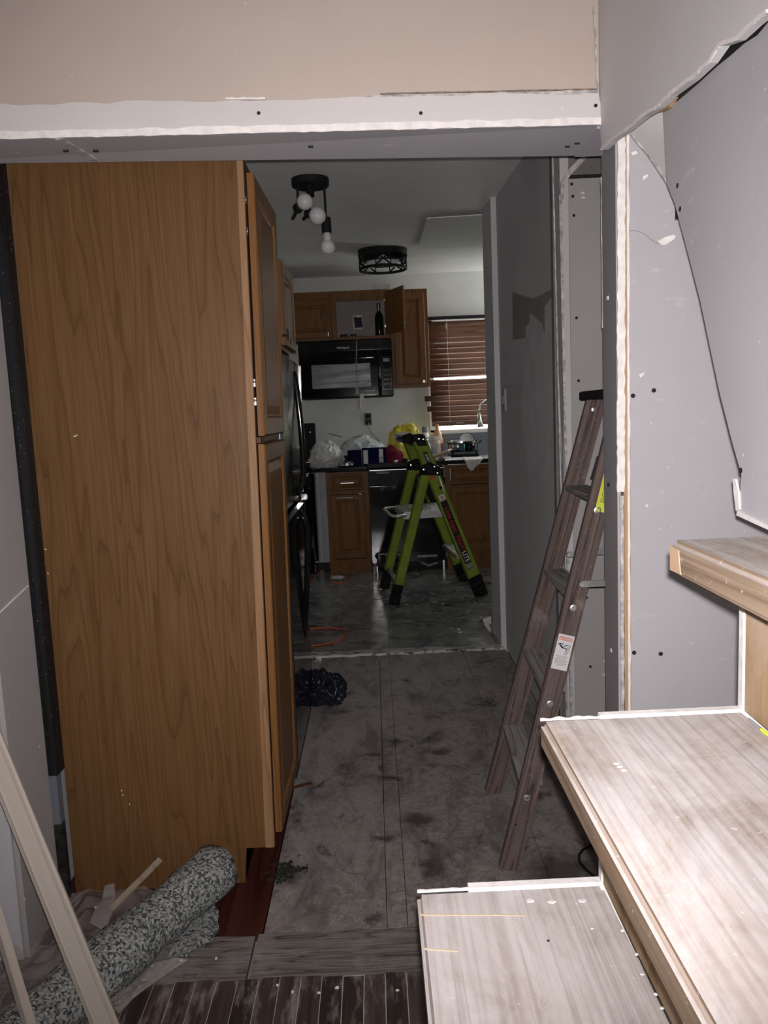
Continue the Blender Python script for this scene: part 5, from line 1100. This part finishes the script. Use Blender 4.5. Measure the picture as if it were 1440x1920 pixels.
# stepped gypsum board closing the far side; its raw white edge shows behind every tread
pts = [(XR[0], BK, 0)]
for i in range(5):
    pts += [(XR[i] - 0.002, BK, (Z[i - 1] + 0.002) if i else 0.0), (XR[i] - 0.002, BK, Z[i] - (0.038 if i < 4 else 0.042)), (XR[i] - 0.002, BK, Z[i] - 0.036)]
    pts += [(XR[i] - 0.001, BK + 0.0, Z[i] + 0.002)] if i < 4 else [(0.9, BK, Z[i] - 0.042)]
pts += [(0.9, BK, 0)]
M['cut_gypsum'] = plain('cut_gypsum_edge', (0.58, 0.545, 0.54), 0.9, 0, 0.15, 50, 0.3)
MB().prism(pts[1:], (0, 0.011, 0)).build('side_board', M['cut_gypsum'], S)
for i in (2, 3):
    bead('torn_edge', (XN[i] + 0.001, BK + 0.001, Z[i] - 0.002), (XR[i + 1] - 0.01, BK + 0.001, Z[i] - 0.002), 60, 0.001, 0.0045, 80 + i, (0, 0.003, 0), (0, 0, 1), M['cut_gypsum'], S, 1.0)
MB().prism([(XN[4] - 0.0008, BK - 0.008, Z[4] - 0.036), (XN[4] - 0.0008, BK - 0.040, Z[4] - 0.035), (XN[4] - 0.0008, BK - 0.034, Z[4] - 0.008), (XN[4] - 0.0008, BK - 0.008, Z[4] - 0.007)], (0.004, 0, 0)).build('cut_end', plain('peach_end_grain', (0.40, 0.27, 0.18), 0.7), S)
for xx, yy in ((1162, 1438), (1170, 1445), (1155, 1432)):
    q = onz(xx, yy, Z[3]); o = crumple('plaster_lump', q.x, q.y, Z[3] - 0.001, 0.0035, 0.002, 0.002, M['cut_gypsum'], S, xx * 0.1, 0.3, 2, 2)
for k, (xx, yy) in enumerate(((995, 1689), (1035, 1691), (1092, 1689), (1110, 1741), (1167, 1745), (1194, 1789), (1204, 1827), (1229, 1864), (1241, 1890))):
    q = onz(xx, yy, Z[2]); s = 0.006 if k < 3 else 0.0025; crumple('plaster_lump', q.x, q.y, Z[2] - 0.001, s, s * 0.7, 0.002, M['cut_gypsum'], S, k * 1.3, 0.25, 2, 2)
for (xa, ya), (xb, yb) in (((787, 1715), (985, 1716)), ((795, 1779), (860, 1783))):
    q0, q1 = onz(xa, ya, Z[2] + 0.0005), onz(xb, yb, Z[2] + 0.0005); MB().beam(q0, q1, 0.0022, 0.0012, (0, 1, 0)).build('glue_line', plain('tan_glue', (0.42, 0.34, 0.26), 0.7), S)
q = onz(1028, 1764, Z[2]); MB(T(*q)).lathe([(0.0016, -0.001), (0.0016, 0.0006)], 10).build('screw_hole', M['hole'], S)
# yellow and grey strip standing in for the debris gap at the top riser, wood shavings on the board edge
pc = thing('gap_strip', 'yellow and grey strip standing for the debris gap at the foot of the plywood riser', 'strip', (0.39, 0.8, Z[3]))
q0, q1 = V((XR[4] - 0.010, 0.885, Z[3] + 0.0025)), V((XR[4] - 0.009, 0.78, Z[3] + 0.0025))
MB().tube([q0, q0.lerp(q1, 0.3)], 0.0022, 6).build('grey_end', M['grey_plastic'], pc)
MB().tube([q0.lerp(q1, 0.3), q0.lerp(q1, 0.55)], 0.0024, 6).build('yellow_band', M['label_yellow'], pc)
MB().tube([q0.lerp(q1, 0.55), q1], 0.0022, 6).build('grey_piece', M['grey_plastic'], pc)
for k, (xx, yy) in enumerate(((1262, 1338), (1290, 1342), (1298, 1337))):
    q = at(xx, yy, BK + 0.006); r = random.Random(k); pth = [q + V((0.008 * i - 0.016 + r.uniform(-.003, .003), 0.003 * math.sin(i), 0.004 * math.sin(i * 1.3 + k) - 0.003)) for i in range(5)]
    tag(MB().tube(pth, 0.0018, 5).build('wood_shaving', M['paper']), ('curled wood shaving on the board edge behind the middle tread, leftmost', 'curled wood shaving on the board edge behind the middle tread, middle one', 'curled wood shaving on the board edge behind the middle tread, nearest the riser')[k], 'shaving')

# ================================================================== LEFT FOREGROUND: ROLL, BOARDS, PLASTIC
ra, rb_ = V((-0.505, 2.135, 0.072)), V((-0.86, 1.42, 0.078))
rl = thing('carpet_pad_roll', 'rolled grey speckled carpet padding lying by the oak pantry', 'carpet padding', (-0.68, 1.8, 0))
dv = (ra - rb_).normalized(); pth = []; rs = []
for i in range(33):
    t = i / 32; c = rb_.lerp(ra, t); pth.append(c + V((0, 0, 0.003 * math.sin(t * 9)))); rs.append(0.068 + 0.004 * math.sin(t * 14 + 1) + (0.004 if t > 0.97 else 0))
b = MB(); b.tube(pth, rs, 28)
for v in b.b.verts: v.co += v.co.normalized() * 0.0; v.co += V((noise.noise(v.co * 26), noise.noise(v.co * 26 + V((9, 0, 0))), noise.noise(v.co * 26 + V((0, 9, 0))))) * 0.006
b.build('padding', M['pad'], rl, smooth=True)
m = frame_of(dv); m.translation = ra + dv * 0.006
b = MB(m); sp_ = []
for i in range(60):
    a = i / 60 * 2 * math.pi * 3.6; rr_ = 0.012 + 0.050 * i / 60; sp_.append((rr_ * math.cos(a), rr_ * math.sin(a), 0))
b.tube(sp_, 0.0035, 5); b.build('spiral_edge', plain('dark_pad_edge', (0.03, 0.032, 0.035), 0.9), rl)
b = MB(); 
qs = [onz(x, y, 0.0) for x, y in ((318, 1795), (345, 1730), (395, 1695), (408, 1720), (410, 1745), (400, 1762), (375, 1775), (350, 1792))]
b.prism(qs, (0, 0, 0.014)); 
bmesh.ops.subdivide_edges(b.b, edges=b.b.edges, cuts=3, use_grid_fill=True)
for v in b.b.verts: v.co += V((noise.noise(v.co * 40), noise.noise(v.co * 40 + V((3, 3, 3))), 0.4 * noise.noise(v.co * 30))) * 0.008
tag(b.build('carpet_pad_scrap', M['pad']), 'loose flat scrap of grey carpet padding beside the roll', 'carpet padding')
qs = [onz(x, y, 0.0) for x, y in ((60, 1920), (85, 1850), (150, 1825), (200, 1870), (190, 1990), (60, 2000))]
b = MB(); b.prism(qs, (0, 0, 0.016)); bmesh.ops.subdivide_edges(b.b, edges=b.b.edges, cuts=3, use_grid_fill=True)
for v in b.b.verts: v.co += V((noise.noise(v.co * 30), noise.noise(v.co * 30 + V((3, 3, 3))), 0.5 * noise.noise(v.co * 22))) * 0.012
tag(b.build('carpet_pad_scrap', M['pad']), 'flat scrap of grey carpet padding under the leaning boards', 'carpet padding')

def moulding_board(name, label, p0, p1, w, t, hint, prof=True):
    d = V(p1) - V(p0); z = d.normalized(); x = V(hint); x = (x - z * x.dot(z)).normalized(); y = z.cross(x)
    m = Matrix((x, y, z)).transposed().to_4x4(); m.translation = V(p0)
    h = w / 2
    # profile: front towards +-y whichever faces the room (front at y = -t/2 side)
    f = [(-h, t / 2), (h, t / 2), (h, -t * 0.1), (h * 0.82, -t * 0.25), (h * 0.74, -t * 0.5), (h * 0.55, -t * 0.38), (-h * 0.45, -t * 0.42), (-h * 0.62, -t * 0.5), (-h * 0.74, -t * 0.3), (-h, -t * 0.12)] if prof else [(-h, t / 2), (h, t / 2), (h, -t / 2), (-h, -t / 2)]
    o = MB().prism([(a, c, 0) for a, c in f], (0, 0, d.length)).build(name, M['moulding'], None, loc=(0, 0, 0), bevel=0.0008)
    o.matrix_basis = m; return tag(o, label, 'board')
# foot on the floor out of frame, leaning back against the left part of the front wall
q1, q2 = at(196, 1920, 1.45), at(20, 1485, 1.56)
dirn = (q2 - q1); foot = q1 - dirn * (q1.z / dirn.z); top = q1 + dirn * ((1.884 - q1.y) / dirn.y) * 0.985
moulding_board('moulding_board', 'wide pale wood moulding leaning in the lower left corner, the longer one', foot, top, 0.050, 0.014, (1, 0.1, 0))
q1, q2 = at(55, 1920, 1.33), at(-5, 1720, 1.40)
dirn = (q2 - q1); foot = q1 - dirn * (q1.z / dirn.z); top = q1 + dirn * min(((1.884 - q1.y) / dirn.y) * 0.985, 7.0)
moulding_board('square_batten', 'narrow square wood strip at the bottom left, left of the moulding', foot, top, 0.018, 0.016, (1, -0.7, 0), False)
# thin stick between the roll and the pantry
q0, q1 = onz(205, 1712, 0.06), onz(301, 1611, 0.135); q1 = at(301, 1611, 2.10); q0 = at(208, 1705, 2.0)
o = MB().beam(q0, q1, 0.016, 0.007, (0, 1, 0.5)).build('thin_lath', M['stick']); tag(o, 'thin wooden lath leaning between the roll and the pantry side', 'lath')
# clear plastic sheet
poly = [(-1.02, 1.62), (-0.60, 2.145)]
def fn(u, v):
    x = -1.05 + 0.40 * u + 0.12 * v; y = 1.45 + 0.70 * v + 0.02 * math.sin(u * 9)
    n = noise.noise(V((u * 5.0, v * 6.0, 1.5))); n2 = abs(noise.noise(V((u * 11, v * 9, 4.2))))
    z = 0.006 + 0.045 * max(0, n + 0.25) + 0.03 * n2
    if u > 0.8: z += 0.05 * (u - 0.8) / 0.2 * max(0, math.sin(v * 7))
    return (min(x, -0.40), y if y < 2.15 else 2.15, z)
b = MB(); b.grid(46, 60, fn); tag(b.build('plastic_sheet', M['film_clear']), 'crumpled clear plastic sheeting on the floor left of the roll', 'plastic sheet')
b = MB(); 
tipz = [at(196, 1662, 2.05), at(212, 1658, 2.05), at(214, 1680, 2.03), at(208, 1715, 1.97), at(196, 1745, 1.95), at(168, 1730, 1.95), at(180, 1700, 2.0), at(192, 1685, 2.03)]
b.prism(tipz, (0.002, 0.004, 0.001)); bmesh.ops.triangulate(b.b, faces=b.b.faces)
tag(b.build('plastic_flap', M['film_clear']), 'stiff upright flap of clear plastic beside the wooden lath', 'plastic sheet')
r = random.Random(44)
spots = [(180, 1700), (172, 1762), (260, 1740), (160, 1640), (132, 1590), (126, 1640), (135, 1600), (405, 1795), (275, 1815), (285, 1810), (520, 1845), (548, 1858), (598, 1860), (632, 1850), (270, 1636 + 200), (745, 1855), (340, 1800)]
for k, (xx, yy) in enumerate(spots):
    q = onz(xx, yy, 0.004); o = crumple('plaster_crumb', q.x, q.y, 0.0, r.uniform(0.003, 0.007), r.uniform(0.003, 0.006), r.uniform(0.003, 0.006), M['plaster'], None, k * 1.7, 0.3, 2, 2)
    place = 'on the dark hardwood boards' if q.y < 1.79 else ('beside the pantry foot near the black post' if q.x < -0.85 and q.y > 1.95 else 'on the dusty floor around the padding roll')
    tag(o, 'small white crumb of plaster ' + place, 'plaster', 'plaster crumbs ' + place)
# dusty spill of plaster powder near the roll
qs = [onz(x, y, 0.0) for x, y in ((213, 1885), (232, 1860), (258, 1830), (290, 1808), (330, 1797), (352, 1800), (318, 1822), (285, 1845), (250, 1872), (222, 1902))]
b = MB(); b.prism(qs, (0, 0, 0.003)); tag(b.build('plaster_dust', plain('plaster_dust', (0.36, 0.325, 0.31), 0.95, 0, 0.25, 90, 0.5)), 'pale heap of plaster dust along the front of the roll', 'dust')
b = MB(); r = random.Random(9); q = onz(535, 1635, 0.0)
for k in range(70):
    a = r.uniform(0, 6.28); d_ = abs(r.gauss(0, 0.026)); c = V((q.x + d_ * math.cos(a) * 1.1, q.y + d_ * math.sin(a) * 1.3, 0.003)); u = r.uniform(0, 6.28); l_ = r.uniform(0.006, 0.016)
    b.tube([c, c + V((l_ * math.cos(u), l_ * math.sin(u), 0.003)), c + V((2 * l_ * math.cos(u + .5), 2 * l_ * math.sin(u + .5), -0.001))], r.uniform(0.0015, 0.004), 4)
tag(b.build('dirt_clump', plain('dark_green_dirt', (0.018, 0.02, 0.013), 0.95, 0, 0.5, 80)), 'dark greenish clump of dirt at the pantry corner on the floor', 'dirt', kind='stuff')

# ================================================================== SMALL FLOOR THINGS
p = onz(606, 1300, 0.0)
bg = crumple('rubbish_bag', p.x + 0.03, 3.62, 0.0, 0.085, 0.06, 0.185, M['film_dark'], None, 7.7, 0.42, 1.5, 5); tag(bg, 'small dark blue plastic bag on the floor beside the refrigerator', 'bag')
q = [onz(x, y, 0.027) for x, y in ((572, 1212), (600, 1209), (628, 1204), (646, 1195), (650, 1184), (640, 1179), (618, 1177), (590, 1178), (570, 1180))]
tag(MB().tube(q, 0.006, 7).build('extension_cord', M['orange_cord'], smooth=True), 'orange cord looped on the kitchen tiles near the threshold', 'cord')
q = [at(602, 1062, 6.50) , at(588, 1082, 6.3), onz(581, 1092, 0.027)]
q = [V((q[0].x, 6.50, 0.09)), V((q[1].x, 6.32, 0.05)), onz(580, 1093, 0.027)]
q2 = [onz(x, y, 0.027) for x, y in ((619, 1082), (622, 1092), (640, 1094), (655, 1089), (655, 1083), (640, 1080), (625, 1082))]
tag(MB().tube(q2, 0.006, 6).build('extension_cord', M['orange_cord'], smooth=True), 'orange cord coiled on the tiles at the narrow base cabinet', 'cord')
tag(MB().tube(q, 0.006, 6).build('extension_cord', plain('red_cord', (0.3, 0.05, 0.04), 0.5), smooth=True), 'red cord trailing from the stove to the kitchen tiles', 'cord')
q = [onz(x, y, 0.008) for x, y in ((1108, 1585), (1094, 1592), (1086, 1602), (1086, 1615), (1098, 1630), (1116, 1645), (1135, 1660))]
tag(MB().tube(q, 0.0042, 7).build('black_cable', M['black_plastic'], smooth=True), 'black cable curving on the floor behind the lowest tread', 'cord')
p = onz(908, 1168, 0.03); sc = [onz(x, y, 0.022) for x, y in ((905, 1163), (921, 1158), (921, 1170), (915, 1172), (921, 1184), (918, 1186), (909, 1174))]
tag(MB().prism(sc, (0, 0, 0.010)).build('tile_offcut', M['plaster']), 'broken pale tile offcut by the doorway jamb', 'tile')
for k, (xx, yy) in enumerate(((830, 1132), (860, 1180), (863, 1186), (876, 1147), (901, 1158), (813, 1113), (762, 1134), (890, 1128), (700, 1153))):  # last spot is a small floor reflection put in as a white lump
    q = onz(xx, yy, 0.022); o = crumple('tile_crumb_glint', q.x, q.y, 0.02, 0.012 if k in (0, 1, 2) else 0.006, 0.012, 0.005, M['plaster'], None, k * 2.1, 0.3, 2, 2)
    tag(o, 'small white crumb on the grey kitchen tiles, one of these a painted reflection', 'plaster', 'white crumbs on the kitchen tiles')
q = onz(633, 1083, 0.021); tag(crumple('paper_scrap', q.x, q.y, 0.02, 0.06, 0.07, 0.016, M['label_white'], None, 9.9, 0.3, 2.5, 3), 'crumpled white paper in front of the narrow base cabinet', 'paper')
p0, p1 = onz(545, 1478, 0.004), onz(585, 1468, 0.004); tag(MB().beam(p0, p1, 0.012, 0.006, (0, 1, 0)).build('wood_splinter', M['oak_dark']), 'dark wood splinter on the floor at the refrigerator foot', 'splinter')
